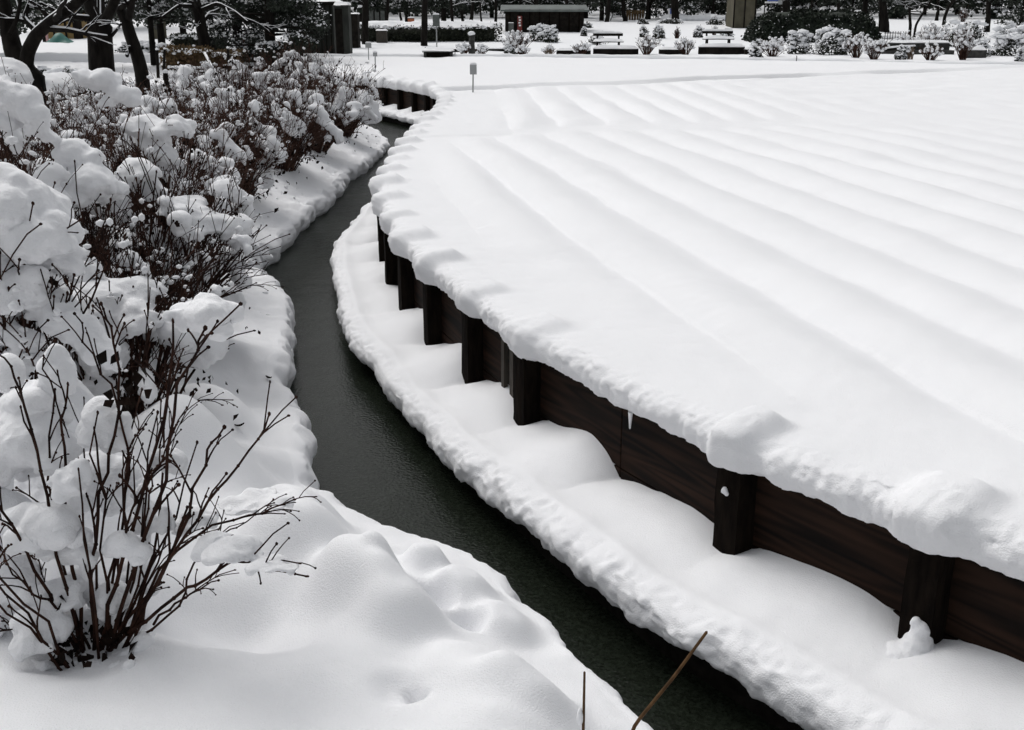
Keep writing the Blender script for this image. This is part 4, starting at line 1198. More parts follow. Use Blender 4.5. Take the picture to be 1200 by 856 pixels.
def wall_box(root, x, d, z, w, h, name, m, out=.03, label=None):
    mb = MB(); mb.box((x, -d / 2 - out / 2 - .003, z), (w, out, h)); o = mb.build(name, m, root, False)
    if label: o['label'] = label
    return o
# tan building behind the forked tree
r_, L_, h_, d_ = box_house(56, 97, 10, 49, 60, 3, 'tan wooden building glimpsed between the two cherry trunks', BRICK, DARKW, 41, 'building', cat='building', bands=0)
for i, x in enumerate((-.28, .06, .30)):
    wall_box(r_, L_ * x, d_, h_ / 2, .09, h_, 'post', DARKW, .06)
wall_box(r_, L_ * .42, d_, h_ * .45, .42, h_ * .85, 'door', DARKW)
# green tarpaulin heap before it
c = at(72, 49, 57); root = empty('tarpaulin', (c[0], 57, T(c[0], 57) - .03), 'green tarpaulin draped over a low heap in front of the tan building', 'tarpaulin')
mb = MB(); X, Yg = np.meshgrid(np.linspace(-1, 1, 24), np.linspace(-1, 1, 12), indexing='ij')
Z = (1 - abs(X) ** 1.3) * (1 - abs(Yg) ** 2) * .62 * (.8 - .5 * X) + .05 * vnoise(P3(X * 3, Yg * 3), 1.3, 5)
mb.add(np.stack([X * .62, Yg * .6, np.maximum(Z, 0)], -1), grid_faces(24, 12)); mb.build('sheet', TEAL, root)
# small pale post with a cross board
c = at(56, 50, 57); b = np.array([c[0], 57, float(T(c[0], 57))]); root = empty('sign_post', b, 'small pale pink post with a short white cross board beside the tarpaulin', 'sign')
mb = MB(); mb.box((0, 0, .38), (.10, .10, .8)); mb.build('post', PINK, root, False)
mb = MB(); mb.box((-.05, -.07, .66), (.42, .03, .14)); mb.build('board', WHITE, root, False)
mb = MB(); mb.box((-.12, .05, .42), (.24, .14, .84)); mb.build('back_board', DARKW, root, False)
# small beige kiosk
r_, L_, h_, d_ = box_house(177, 190, 24, 41, 60, .8, 'small beige kiosk with dark frame seen under the branches', PANEL, DARKW, 42, 'kiosk', over=.05, cat='kiosk', snow=.06)
wall_box(r_, -L_ * .45, d_, h_ / 2, .08, h_, 'frame', DARKW); wall_box(r_, L_ * .45, d_, h_ / 2, .08, h_, 'frame', DARKW); wall_box(r_, 0.02, d_, h_ * .62, .16, .2, 'window', STONE)
# grey hut and pillar
r_, L_, h_, d_ = box_house(340, 392, 6, 56, 46, 2.2, 'grey plank hut half hidden by the dark evergreen', GREYW, DARKW, 43, over=.12, bands=0, snow=.12)
for i in range(9): wall_box(r_, -L_ / 2 + L_ * (i + .5) / 9, d_, h_ / 2, .035, h_ * .99, 'batten', DARKW, .03)
r_, L_, h_, d_ = box_house(394, 410, 8, 54, 45, .7, 'narrow grey block with a rounded snow cap beside the plank hut', GREYW, STONE, 44, 'pillar', over=.04, roof_t=.05, snow=.14, cat='pillar')
wall_box(r_, -.12, d_, h_ / 2, .3, h_ * .92, 'panel', DARKW)
# dark cabinet behind
box_house(408, 420, 18, 48, 52, .7, 'dark blue black cabinet behind the narrow grey block', DARKW, DARKW, 45, 'cabinet', over=.03, roof_t=.05, snow=.06, cat='cabinet')

# ------------------------------------------------------------------ big dark evergreens at the left
evergreen(318, 40, 3.6, 4.2, .15, 'broad dark evergreen sprinkled with snow left of the plank hut', 51, .35, 6500, .055, .42)
evergreen(280, 44, 3.2, 4.6, .3, 'dark evergreen with drooping white dusted branches next to the leaning trunk', 52, .35, 4200, .06, .42)
evergreen(352, 43, 1.6, 4.2, .9, 'thin evergreen branch mass hanging before the plank hut', 53, .2, 1500, .05, .45)
evergreen(190, 52, 4.0, 5.0, 1.2, 'evergreen hanging over the beige kiosk', 54, .3, 2600, .08, .40)
evergreen(20, 46, 4.0, 6.0, .9, 'snow speckled tree behind the forked cherry tree', 55, .3, 2600, .07, .9)
evergreen(150, 70, 6.0, 8.0, 1.4, 'grey evergreen crown far behind the thick cherry trunk', 56, .3, 2600, .10, .5)
evergreen(215, 62, 4.0, 6.0, .9, 'dark evergreen right of the beige kiosk', 57, .3, 2600, .08, .2)
for i, (px, Y, w, h, c0, lab) in enumerate(((110, 40, 3.4, 4.5, 1.55, 'dark foliage hanging above the thick cherry trunk'), (180, 42, 3.2, 4.6, 1.45, 'dark foliage hanging between the slim trunk and the beige kiosk'), (-5, 34, 3.0, 5, 1.3, 'dark foliage at the upper left corner behind the forked cherry'), (250, 47, 3, 5, 1.2, 'dark boughs right above the leaning trunk'), (62, 66, 4, 6, 1.3, 'dark foliage over the roof of the tan building'))):
    evergreen(px, Y, w, h, c0, lab, 300 + i, .2, 1500, .065, .5)
for i, (px, Y, w, h, lab) in enumerate(((75, 30, 40, 16, 'snowy low azalea between the two thick cherry trunks'), (96, 27, 36, 16, 'dark leafed azalea with white lumps by the thick cherry trunk'), (50, 33, 26, 12, 'small snowy azalea behind the forked cherry tree'),
                                        (175, 46, 40, 14, 'grey snowy shrub below the beige kiosk'), (150, 48, 26, 10, 'low snowy shrub behind the slim leaning trunk'))):
    low_shrub(px, Y, w, h, lab, 60 + i, 'dark', 1.6, 'low azaleas behind the cherry trees', p=(base_at(px, Y)[0], Y, .03) if Y < 40 else None)

# ------------------------------------------------------------------ behind the field: trunks
TRK = [(428, 55, 9, 49, 'dark tree trunk just right of the snowy bough by the narrow grey block'), (497, 54, 8.5, 50, 'dark trunk left of the grey notice board'), (531, 60, 4, 42, 'thin dark trunk right of the grey notice board'),
       (452, 64, 4.5, 30, 'short thin trunk by the grey window panels'), (543, 75, 4, 27, 'slender trunk behind the snowy hedge with a pale wall behind it'), (552, 78, 5, 25, 'mid dark trunk behind the snowy hedge'), (564, 80, 2.5, 24, 'very thin pale trunk behind the snowy hedge'),
       (581, 74, 4, 27, 'trunk standing at the left corner of the dark shed'), (627, 76, 7, 24, 'trunk rising behind the left half of the shed roof'), (666, 78, 6, 24, 'trunk rising behind the right half of the shed roof'),
       (711, 80, 6, 25, 'bushy dark trunk right of the shed'), (733, 82, 6, 21, 'trunk in front of the brown board fence'), (757, 84, 4, 21, 'thin trunk left of the blue sign'), (792, 78, 11, 25, 'broad dark trunk at the top of the snow slope'),
       (836, 90, 3, 19, 'thin trunk behind the white bank at the slope top'), (853, 92, 4, 18, 'thin trunk left of the beige panelled building'), (923, 80, 12, 18, 'thick trunk behind the great dark hedge'), (949, 86, 3.5, 14, 'thin trunk above the great dark hedge'),
       (1037, 66, 12, 28, 'thick trunk right of the great dark hedge'), (1030, 60, 3, 34, 'thin stem leaning near the thick right hand trunk'), (1067, 60, 4, 30, 'upright slim trunk behind the low stone wall'), (1099, 84, 4, 12, 'small trunk on the right hand snow slope'),
       (1158, 66, 7, 24, 'dark trunk above the snow dusted conifer bush'), (470, 84, 3, 22, 'distant thin trunk behind the orange box'), (607, 86, 3, 20, 'distant thin trunk over the shed roof'), (985, 82, 5, 16, 'forked trunk behind the great dark hedge')]
for i, (px, Y, w, pyb, lab) in enumerate(TRK):
    lean = math.sin(i * 2.7) * 3
    px_tree('tree', [([(px, pyb), (px + lean * .5, 20), (px + lean, 0), (px + lean * 2, -60), (px + lean * 2.5, -120)], w, w * .6, 3 if px > 1020 else 2, 0)], Y, lab, 70 + i, levels=2, tw=.03, group='trees behind the field', k=8)
px_tree('tree', [([(1073, 30), (1080, 18), (1090, 4), (1098, -20)], 3, 2, 2, 0)], 59, 'slim trunk slanting to the right behind the low stone wall', 101, group='trees behind the field')
px_tree('tree', [([(1107, 20), (1112, 8), (1125, -8)], 4, 3, 2, 0)], 74, 'slanting trunk on the right hand snow slope', 102, group='trees behind the field')

# ------------------------------------------------------------------ evergreens behind the field
EV = [(478, 68, 4.6, 6, .9, 2300, .09, .75, 'snow laden evergreen boughs left of the notice board'), (520, 74, 3.6, 6, 1.0, 1700, .09, .6, 'snowy evergreen behind the notice board'), (424, 66, 2.6, 5, .8, 1300, .09, .7, 'small evergreen with white boughs near the dark cabinet'),
      (600, 92, 6, 9, .5, 2300, .12, .3, 'dark evergreen above the shed roof'), (650, 96, 7, 9, .6, 2300, .12, .3, 'evergreen between the two trunks over the shed'), (705, 84, 4.6, 8, .4, 2400, .10, .25, 'dense dark evergreen right of the shed'),
      (760, 88, 4.6, 8, .5, 2300, .10, .3, 'dark evergreen left of the blue sign'), (792, 86, 4.6, 8, .4, 2300, .10, .2, 'almost black evergreen at the top of the slope'), (835, 98, 5, 8, .5, 2100, .11, .3, 'evergreen beyond the white bank'),
      (872, 104, 6, 9, .8, 2000, .11, .3, 'evergreen behind the beige panelled building'), (930, 100, 7, 9, .7, 2200, .11, .8, 'white dusted evergreen behind the great hedge'), (1010, 62, 3.6, 5, 1.1, 2600, .06, .12, 'reddish dark tree over the right end of the great hedge'),
      (1050, 100, 6, 9, .7, 2000, .11, .35, 'evergreen beyond the thick right hand trunk'), (1120, 108, 7, 9, 1.0, 2000, .12, .3, 'evergreen line at the top of the right hand slope'), (1165, 90, 6, 8, 1.2, 2000, .11, .35, 'evergreen at the upper right edge of the slope'), (1195, 60, 3.4, 6, .5, 2400, .06, .35, 'dark evergreen at the far right edge'),
      (545, 104, 7, 10, .6, 2000, .12, .4, 'far evergreen beyond the snowy hedge'), (450, 100, 7, 10, .6, 2000, .12, .4, 'far evergreen above the grey window panels'), (380, 90, 6, 9, .5, 2200, .11, .4, 'far evergreen behind the plank hut'), (100, 95, 8, 10, .5, 2600, .12, .5, 'far evergreen above the tan building')]
KD = ['dark', 'ragged', 'dense', 'slender', 'broad']
NB = ['above the long snowy hedge', 'over the dark shed', 'at the head of the snow slope', 'behind the great dark hedge', 'beyond the right hand snow slope', 'beyond the cherry trees', 'behind the plank hut']
for j, px in enumerate(range(-30, 1260, 34)):
    nb = NB[5] if px < 230 else NB[6] if px < 415 else NB[0] if px < 575 else NB[1] if px < 690 else NB[2] if px < 860 else NB[3] if px < 1035 else NB[4]
    ordn = sum(1 for e in EV if nb in e[8])
    nth = ['first', 'second', 'third', 'fourth', 'fifth', 'sixth', 'seventh', 'eighth'][ordn]
    EV.append((px + 9 * math.sin(j * 5.1), 99 + 9 * math.sin(j * 2.3), 5.2 + math.sin(j * 1.7), 8.5 + math.sin(j), .15 + .5 * (j % 3 == 0), 1700, .14, .3 + .2 * math.sin(j * 3.1), 'far %s evergreen, %s from the left of those %s' % (KD[j % 5], nth, nb)))
for i, (px, Y, w, h, c0, n, lf, sn, lab) in enumerate(EV):
    evergreen(px, Y, w, h, c0, lab, 120 + i, .3, n, lf, sn)

# far wood that closes the view
rng = np.random.default_rng(9)
mb, sb, kb = MB(), MB(), MB()
for i in range(230):
    x = rng.uniform(-85, 85); y = rng.uniform(112, 150); z = float(T(x, y))
    hh = rng.uniform(5, 9); n = 170
    d = rng.normal(size=(n, 3)) * np.array([1.6, 1.4, hh * .30]) + np.array([x, y, z + hh * .5]); d[:, 2] = np.maximum(d[:, 2], z + .4)
    mb.quads(d, rng.normal(size=(n, 3)), rng.uniform(.2, .45, n), 1.2, rng)
    d = rng.normal(size=(60, 3)) * np.array([1.6, 1.4, hh * .25]) + np.array([x, y - .3, z + hh * .58]); d[:, 2] = np.maximum(d[:, 2], z + .5)
    sb.quads(d, rng.normal(size=(60, 3)) * .5 + np.array([0, 0, 1]), rng.uniform(.15, .35, 60), 1.4, rng)
    kb.tube([(x, y, z - .2), (x, y, z + hh * .7)], [.2, .08], 5)
root = empty('distant_wood', (0, 130, 0))
root['kind'] = 'stuff'
for b_, nm, m_ in ((mb, 'foliage', GREEN), (sb, 'snow_cover', SNOWF), (kb, 'trunks', BARK)):
    o = b_.build(nm, m_, root); o.location = (0, -130, 0); o['kind'] = 'stuff'

# ------------------------------------------------------------------ middle: hedge, notice board, culvert, shed
hedge(415, 588, 58, 17, 'long dark hedge with a thick roll of snow on top behind the notice board', 140, .17, 1.4, dens=160)
# grey window panels
r_, L_, h_, d_ = box_house(432, 452, 11, 26, 70, .3, 'row of grey window panels beyond the long snowy hedge', GREYW, DARKW, 141, 'window_wall', over=.04, roof_t=.05, snow=.05, cat='panels')
for i in range(4): wall_box(r_, -L_ / 2 + L_ * i / 3, d_, h_ / 2, .06, h_, 'frame', DARKW)
for i in range(3): wall_box(r_, -L_ / 2 + L_ * (i + .5) / 3, d_, h_ * .5, L_ / 3 - .1, h_ * .85, 'pane', WOODG, .015)
# orange box
r_, L_, h_, d_ = box_house(478, 485, 22, 28, 64, .4, 'small orange box with snow on its lid beyond the long hedge', ORANGE, STONE, 142, 'box', over=.02, roof_t=.03, snow=.06, cat='box')
# notice board
b = base_at(512, 50); root = empty('notice_board', b, 'dark grey upright notice board on a thin pale post before the long hedge', 'sign')
h1, h0 = zpx(17, 50) - b[2], zpx(31, 50) - b[2]
mb = MB(); mb.box((0, 0, h1 / 2), (.05, .05, h1 + .1)); mb.build('post', METAL, root, False)
mb = MB(); mb.box((0, -.05, (h1 + h0) / 2), (wpx(8, 50), .035, h1 - h0)); mb.build('board', WOODG, root, False)
V, fs = snow_cap_mesh(rng, wpx(8, 50), .08, .05); sb = MB(); V += np.array([0, -.03, h1]); sb.add(V, fs); sb.build('snow_cap', SNOWF, root)
# beige box and lantern stone, culvert mouth
box_house(441, 453, 37, 47, 56, .5, 'pale stone block in front of the long snowy hedge', STAKE, STONE, 143, 'stone_block', over=.02, roof_t=.03, snow=.09, cat='stone block')
p = base_at(553, 47); root = empty('stone_lantern', p, 'dark stone post with a ball of snow on it left of the shed', 'stone post')
mb = MB(); hh = zpx(41, 47) - p[2]; mb.tube([(0, 0, -.1), (0, 0, hh * .5), (.02, 0, hh)], [.16, .12, .13], 8); mb.build('shaft', STONE, root)
sb = MB(); V, Fc = ICO2; sb.add(V * np.array([.16, .16, .10]) * (1 + .15 * vnoise(V, 1.4, 3)[:, None]) + np.array([0, 0, hh + .05]), Fc); sb.build('snow_cap', SNOWF, root)
a, b = at(499.5, 66, 43.6), at(527, 66, 43.6)
root = empty('culvert', ((a[0] + b[0]) / 2, 43.7, -.05), 'square black culvert mouth under a snow topped slab at the far edge of the field', 'culvert')
L_ = b[0] - a[0]
mb = MB(); mb.box((0, .25, .18), (L_, .5, .42)); mb.build('opening', EARTH, root, False)
for s_ in (-1, 1):
    mb = MB(); mb.box((s_ * (L_ / 2 + .05), .2, .2), (.1, .62, .46)); mb.build('side_wall', STONE, root, False)
mb = MB(); mb.box((0, .2, .44), (L_ + .3, .66, .06)); mb.build('slab', STONE, root, False)
V, fs = snow_cap_mesh(rng, L_ + .3, .7, .12); sb = MB(); V += np.array([0, .2, .47]); sb.add(V, fs); sb.build('snow_cap', SNOWF, root)
# long dark edging of the far bank left of the culvert and right of it
def edging(px0, px1, Y0, Y1, z0, z1, label, snow=.06, m=None, name='kerb_log'):
    A, B = at(px0, 66, Y0), at(px1, 66, Y1); A[2] = B[2] = z0
    c = (A + B) / 2; L = np.linalg.norm(B - A); yaw = math.atan2(B[1] - A[1], B[0] - A[0])
    root = empty(name, (c[0], c[1], z0), label, 'edging', None, yaw)
    mb = MB(); mb.box((0, 0, (z1 - z0) / 2), (L, .18, z1 - z0)); o = mb.build('timber', m or DARKW, root, False)
    V, fs = snow_cap_mesh(np.random.default_rng(int(px0)), L, .26, snow, int(8 + L * 4), 6, .4, int(px0)); sb = MB(); V += np.array([0, 0.02, z1 - z0]); sb.add(V, fs); sb.build('snow_cap', SNOWF, root)
edging(330, 499, 43.5, 43.4, -.05, .16, 'long dark edging board at the far end of the field left of the culvert')
edging(505, 592, 48.6, 49.2, float(T(-2, 49)) - .05, float(T(-2, 49)) + .12, 'dark log lying in the snow left of the hydrangea clump', .05)
edging(652, 692, 46.2, 46.2, .1, .36, 'dark low border strip left of the first bench', .1)
edging(695, 748, 46.4, 46.2, .1, .42, 'dark low border strip in front of the first bench', .12)
edging(772, 800, 46.6, 46.6, .1, .38, 'short dark border strip between the two benches', .1)
edging(818, 872, 46.8, 46.6, .1, .48, 'tall dark border strip below the second bench', .12)
edging(872, 892, 46.2, 46.2, .1, .40, 'short dark border strip right of the second bench', .1)
# the shed
r_, L_, h_, d_ = box_house(592, 684, 11, 38, 66, 2.4, 'long low dark shed with a flat grey green roof behind the hydrangea clump', DARKW, ROOFG, 150, 'shed', roof_t=.10, over=.28, snow=0, slope=.10, cat='shed')
for i in range(8): wall_box(r_, -L_ / 2 + L_ * (i + .5) / 8, d_, h_ / 2, .07, h_ * .98, 'post', POSTM, .05)
wall_box(r_, -L_ * .30, d_, h_ * .42, .34, h_ * .7, 'opening', EARTH, .012)
# red banner before it
p = base_at(607, 64); root = empty('banner', p, 'narrow red and white upright banner at the left end of the shed', 'banner')
hh = zpx(18, 64) - p[2]
mb = MB(); mb.box((0, 0, hh / 2), (.05, .05, hh)); mb.build('post', DARKW, root, False)
mb = MB(); mb.box((.10, -.04, hh * .5), (wpx(5.5, 64), .03, hh * .92)); mb.build('cloth', RED, root, False)
for i, zf in enumerate((.88, .74, .60, .46)):
    mb = MB(); mb.box((.08 + .03 * (i % 2), -.062, hh * zf), (.12, .008, .08)); o = mb.build('pale_mark', WHITE, root, False)
box_house(596, 602, 28, 40, 65, .3, 'small pale box against the left end of the shed', WOODG, STONE, 151, 'box', over=.02, roof_t=.03, snow=.04, cat='box')

# ------------------------------------------------------------------ benches
def bench(px0, px1, pyb, Y, label):
    a, b = at(px0, pyb, Y), at(px1, pyb, Y)
    x = (a[0] + b[0]) / 2; L = b[0] - a[0]
    z = float(T(x, Y))
    root = empty('park_bench', (x, Y, z), label, 'bench', 'park benches on the far bank')
    mb = MB(); mb.box((0, -.14, .42), (L, .15, .05)); mb.box((0, .06, .42), (L, .15, .05)); mb.build('seat', DARKW, root, False)
    for s_ in (-1, 1):
        mb = MB(); mb.box((s_ * L * .36, -.14, .19), (.07, .08, .42)); mb.box((s_ * L * .36, .14, .36), (.07, .08, .78)); mb.box((s_ * L * .36, 0, .37), (.06, .34, .05)); mb.build('leg', DARKW, root, False)
    mb = MB(); mb.box((0, .20, .72), (L, .05, .13)); mb.build('backrest', DARKW, root, False)
    V, fs = snow_cap_mesh(np.random.default_rng(int(px0)), L * 1.02, .40, .12, 18, 8, .4, 3); sb = MB(); V += np.array([0, -.04, .445]); sb.add(V, fs); sb.build('seat_snow', SNOWF, root)
    V, fs = snow_cap_mesh(np.random.default_rng(int(px1)), L * 1.02, .10, .07, 18, 6, .4, 8); sb = MB(); V += np.array([0, .2, .785]); sb.add(V, fs); sb.build('backrest_snow', SNOWF, root)
bench(695, 730, 56, 49.0, 'snow covered wooden bench nearer the shed, with the dome of snow behind it')
bench(823, 859, 53, 51.5, 'snow covered wooden bench below the beige panelled building')

# ------------------------------------------------------------------ shrubs of the far bank
FS = [(633, 58, 26, 17, 'dark', 1.5, 'round snow topped bush left of the pair in front of the shed'), (646, 57, 20, 16, 'dark', 1.5, 'round snow topped bush right of the pair in front of the shed'),
      (608, 47, 40, 24, 'twig', 2.2, 'big hydrangea clump full of white tufts left of the shed'), (598, 46.5, 16, 12, 'dark', 1.6, 'dark leafy foot beside the big hydrangea clump'), (613, 45.2, 16, 11, 'twig', 1.6, 'small snowy tuft in front of the big hydrangea clump'),
      (643, 45.6, 18, 11, 'pale', .8, 'dry straw coloured tuft right of the big hydrangea clump'), (681, 45.8, 22, 13, 'twig', 1.2, 'frosted twiggy shrub left of the first bench'), (757, 45.8, 30, 21, 'twig', 1.3, 'fan shaped twiggy shrub right of the first bench'),
      (803, 45.8, 26, 17, 'twig', 1.1, 'fan shaped twiggy shrub left of the second bench'), (564, 46, 16, 9, 'twig', 1.6, 'low snowy hydrangea tuft beside the stone post'), (544, 46.5, 20, 11, 'twig', 1.8, 'low snowy hydrangea right of the culvert'),
      (684, 62, 8, 10, 'dark', 1.4, 'small ball shrub behind the first bench, left of the dome'), (686, 70, 16, 6, 'dark', .4, 'dark flat shrub on the slope behind the small ball shrub'), (754, 61, 12, 13, 'dark', 1.0, 'slim shrub on the slope between the benches'),
      (772, 60, 15, 14, 'dark', 1.4, 'round snow topped shrub on the slope between the benches'), (793, 60, 8, 11, 'twig', .2, 'tiny bare sapling on the snow slope'), (818, 61, 12, 13, 'dark', 1.5, 'round shrub on the slope behind the second bench'),
      (837, 63, 8, 9, 'twig', .3, 'tiny bare sapling behind the second bench'), (851, 61, 15, 10, 'dark', 1.8, 'snow topped shrub right of the second bench back'), (753, 75, 14, 7, 'dark', .3, 'dark mound shrub at the top of the slope under the evergreens'),
      (785, 76, 26, 5, 'dark', .5, 'low dark shrub strip at the top of the slope'), (838, 74, 20, 8, 'dark', .4, 'dark mound shrub before the white bank'), (888, 50, 18, 12, 'dark', 1.5, 'low snowy shrub at the left of the snow topped thickets'),
      (905, 44.0, 40, 20, 'twig', 2.4, 'tan stemmed hydrangea with white tufts left of the thickets'), (886, 43, 16, 13, 'dark', .8, 'dark leafy shrub before the tan stemmed hydrangea'),
      (935, 47, 30, 28, 'dark', 2.6, 'dark thicket under a flat slab of snow'), (975, 46, 46, 30, 'dark', 2.4, 'wide dark thicket with a sloping crust of snow'), (1003, 43.2, 34, 28, 'twig', 2.2, 'hydrangea with white tufts at the right of the dark thickets'),
      (1024, 41.6, 30, 24, 'twig', 2.4, 'front hydrangea bristling with snow tufts'), (1056, 41.5, 16, 14, 'dark', 1.8, 'small dark shrub under a cushion of snow'), (1066, 41.5, 10, 13, 'pale', .2, 'pale grass tuft beside the small dark shrub'),
      (1090, 40.8, 30, 19, 'twig', 1.0, 'bare fan shaped shrub before the low stone wall'), (1128, 41.5, 34, 32, 'twig', 1.8, 'tall brown twigged hydrangea right of the low stone wall'), (1146, 44, 24, 18, 'dark', 2.2, 'snowy leafy shrub behind the tall brown hydrangea'),
      (1090, 50, 46, 26, 'twig', 2.6, 'white crusted spreading shrub behind the low stone wall'), (1060, 51, 30, 16, 'twig', 2.2, 'white crusted low shrub at the left end of the stone wall'), (1130, 53, 50, 30, 'dark', 1.4, 'dark green shrub mass dusted with snow behind the tall brown hydrangea'),
      (1185, 45, 46, 34, 'dark', 4.0, 'broad conifer bush heavily dusted with snow at the right edge'), (1196, 38.4, 18, 19, 'dark', 2.6, 'snowy shrub cut by the right edge of the view'), (1128, 80, 16, 14, 'twig', .4, 'bare vase shaped bush on the right hand slope'),
      (1160, 45.5, 10, 6, 'dark', .6, 'small dark cushion plant before the conifer bush'), (930, 72, 100, 30, 'dark', .0, 'x')]
for i, (px, Y, w, h, kd, sn, lab) in enumerate(FS[:-1]):
    low_shrub(px, Y, w, h, lab, 200 + i, kd, sn, 'shrubs on the far bank')
# dome of snow over a shrub behind the first bench
p = base_at(701, 55); root = empty('snow_dome_shrub', p, 'shrub wholly hidden under a smooth dome of snow behind the first bench', 'shrub', 'shrubs on the far bank')
lb = MB(); d = np.random.default_rng(1).normal(size=(300, 3)) * np.array([.2, .16, .12]) + np.array([-.12, -.1, .18]); d[:, 2] = abs(d[:, 2]); lb.quads(d, np.random.default_rng(2).normal(size=(300, 3)), np.full(300, .05), 1, np.random.default_rng(3)); lb.build('foliage', HEDGE, root)
snow_blobs('snow_cover', [((p[0], p[1], p[2] + .20), (.30, .26, .24), 0), ((p[0] + .1, p[1], p[2] + .16), (.26, .24, .18), 0)], .03, root, p, 4, 1)

# great dark hedge mound at the right
rng = np.random.default_rng(77)
p = base_at(950, 58); root = empty('hedge', p, 'great dark clipped hedge mound beyond the snow topped thickets', 'hedge')
n = 9000; L2, h2 = wpx(150, 58), wpx(36, 58)
x = rng.uniform(-1, 1, n); yy = rng.uniform(-1, 1, n)
top = h2 * (1 - np.abs(x) ** 7.0) ** .7 * (.9 + .12 * vnoise(P3(x * 4, yy), 1.2, 3)) * np.where(x < 0, .92 + .08 * (1 + x), 1)
C = np.stack([x * L2 / 2, yy * 1.3, top * (1 - np.abs(yy) ** 4) * np.where(rng.random(n) < .5, 1, rng.uniform(0, 1, n))], -1)
lb = MB(); lb.quads(C + rng.normal(size=(n, 3)) * .05, rng.normal(size=(n, 3)), rng.uniform(.06, .12, n), 1.1, rng)
gx = np.linspace(-1, 1, 40); gy = np.linspace(-1, 1, 12); GX, GY = np.meshgrid(gx, gy, indexing='ij')
lb.add(np.stack([GX * L2 * .48, GY * 1.15, .9 * h2 * (1 - np.abs(GX) ** 7) ** .7 * (1 - np.abs(GY) ** 4)], -1), grid_faces(40, 12)); lb.build('foliage', GREEN, root)
sb = MB(); k_ = rng.integers(0, n, 420); sb.quads(C[k_] + np.array([0, -.05, .05]), rng.normal(size=(420, 3)) * .4 + np.array([0, -.3, 1]), rng.uniform(.02, .06, 420), 1.2, rng); sb.build('snow_cover', SNOWF, root)

# ------------------------------------------------------------------ right: panelled building, white board, stone wall, fences
r_, L_, h_, d_ = box_house(860, 885, -14, 17, 70, 2.5, 'beige panelled building end rising behind the great dark hedge', PANEL, DARKW, 160, 'building', cat='building', over=.15)
for x_ in (-.5, 0, .5): wall_box(r_, L_ * x_, d_, h_ / 2, .08, h_, 'batten', DARKW, .04)
wall_box(r_, 0, d_, h_ * .985, L_ * .98, .1, 'lintel', DARKW, .05)
p = base_at(904, 68); root = empty('sign_board', p, 'low white sign board with a dark blue top above the great dark hedge', 'sign')
zc = zpx(3, 68) - p[2]
mb = MB(); mb.box((0, 0, zc), (wpx(20, 68), .06, .10)); mb.build('board', WHITE, root, False)
mb = MB(); mb.box((.40, -.035, zc), (.24, .05, .24)); mb.build('end_plate', METAL, root, False)
mb = MB(); mb.box((0, .01, zc + .16), (wpx(14, 68), .05, .2)); mb.build('top_panel', BLUE, root, False)
for s_ in (-1, 1):
    mb = MB(); mb.box((s_ * .5, .04, zc / 2), (.06, .06, zc)); mb.build('post', DARKW, root, False)
p = base_at(785, 80); root = empty('sign_board', p, 'small white and blue upright sign under the evergreens at the slope top', 'sign')
z0, z1 = zpx(17, 80) - p[2], zpx(10, 80) - p[2]
mb = MB(); mb.box((0, 0, (z0 + z1) / 2), (wpx(5, 80), .04, z1 - z0)); mb.build('board', WHITE, root, False)
mb = MB(); mb.box((.03, -.03, (z0 + z1) / 2), (wpx(2, 80), .02, (z1 - z0) * .9)); mb.build('blue_stripe', BLUE, root, False)
mb = MB(); mb.box((0, .03, z0 / 2), (.05, .05, z0)); mb.build('post', METAL, root, False)
# board fence at the slope top, stacked pipes
p = base_at(744, 86); root = empty('board_fence', p, 'short brown board fence at the slope top right of the shed', 'fence')
for i in range(7):
    mb = MB(); mb.box((-.6 + .2 * i, 0, .36), (.17, .04, .72 + .02 * (i % 2))); mb.build('board', BROWNH, root, False)
mb = MB(); mb.box((0, .05, .55), (1.5, .04, .08)); mb.build('rail', DARKW, root, False)
p = base_at(724, 84); root = empty('pipe_rack', p, 'pale bent pipe rail with snow on it near the board fence', 'rail')
mb = MB(); mb.tube([(-.6, 0, -.1), (-.35, 0, .5), (-.1, 0, .62), (.55, 0, .62), (.6, 0, -.1)], [.05] * 5, 7); mb.build('pipe', METAL, root)
mb = MB(); mb.tube([(-.5, .0, .25), (.58, 0, .28)], [.04, .04], 6); mb.build('cross_pipe', METAL, root)
V, fs = snow_cap_mesh(rng, .8, .14, .09); sb = MB(); V += np.array([.2, 0, .65]); sb.add(V, fs); sb.build('snow_cap', SNOWF, root)
# dark bin right of the white bank
box_house(851, 856, 16, 24, 76, .4, 'dark upright bin between the white bank and the beige panelled building', STONE, STONE, 161, 'bin', over=.02, roof_t=.03, snow=.05, cat='bin')
# white bank of cleared snow
p = base_at(820, 84); root = empty('snow_heap', p, 'long heap of cleared snow at the top of the slope', 'snow heap')
snow_blobs('snow_cover', [((p[0] + q * .75, 84, p[2] + .12), (.75, .6, .34 + .07 * math.sin(q * 2.1)), 0) for q in range(-3, 4)], .08, root, p, 6, 1.6, SNOWF)
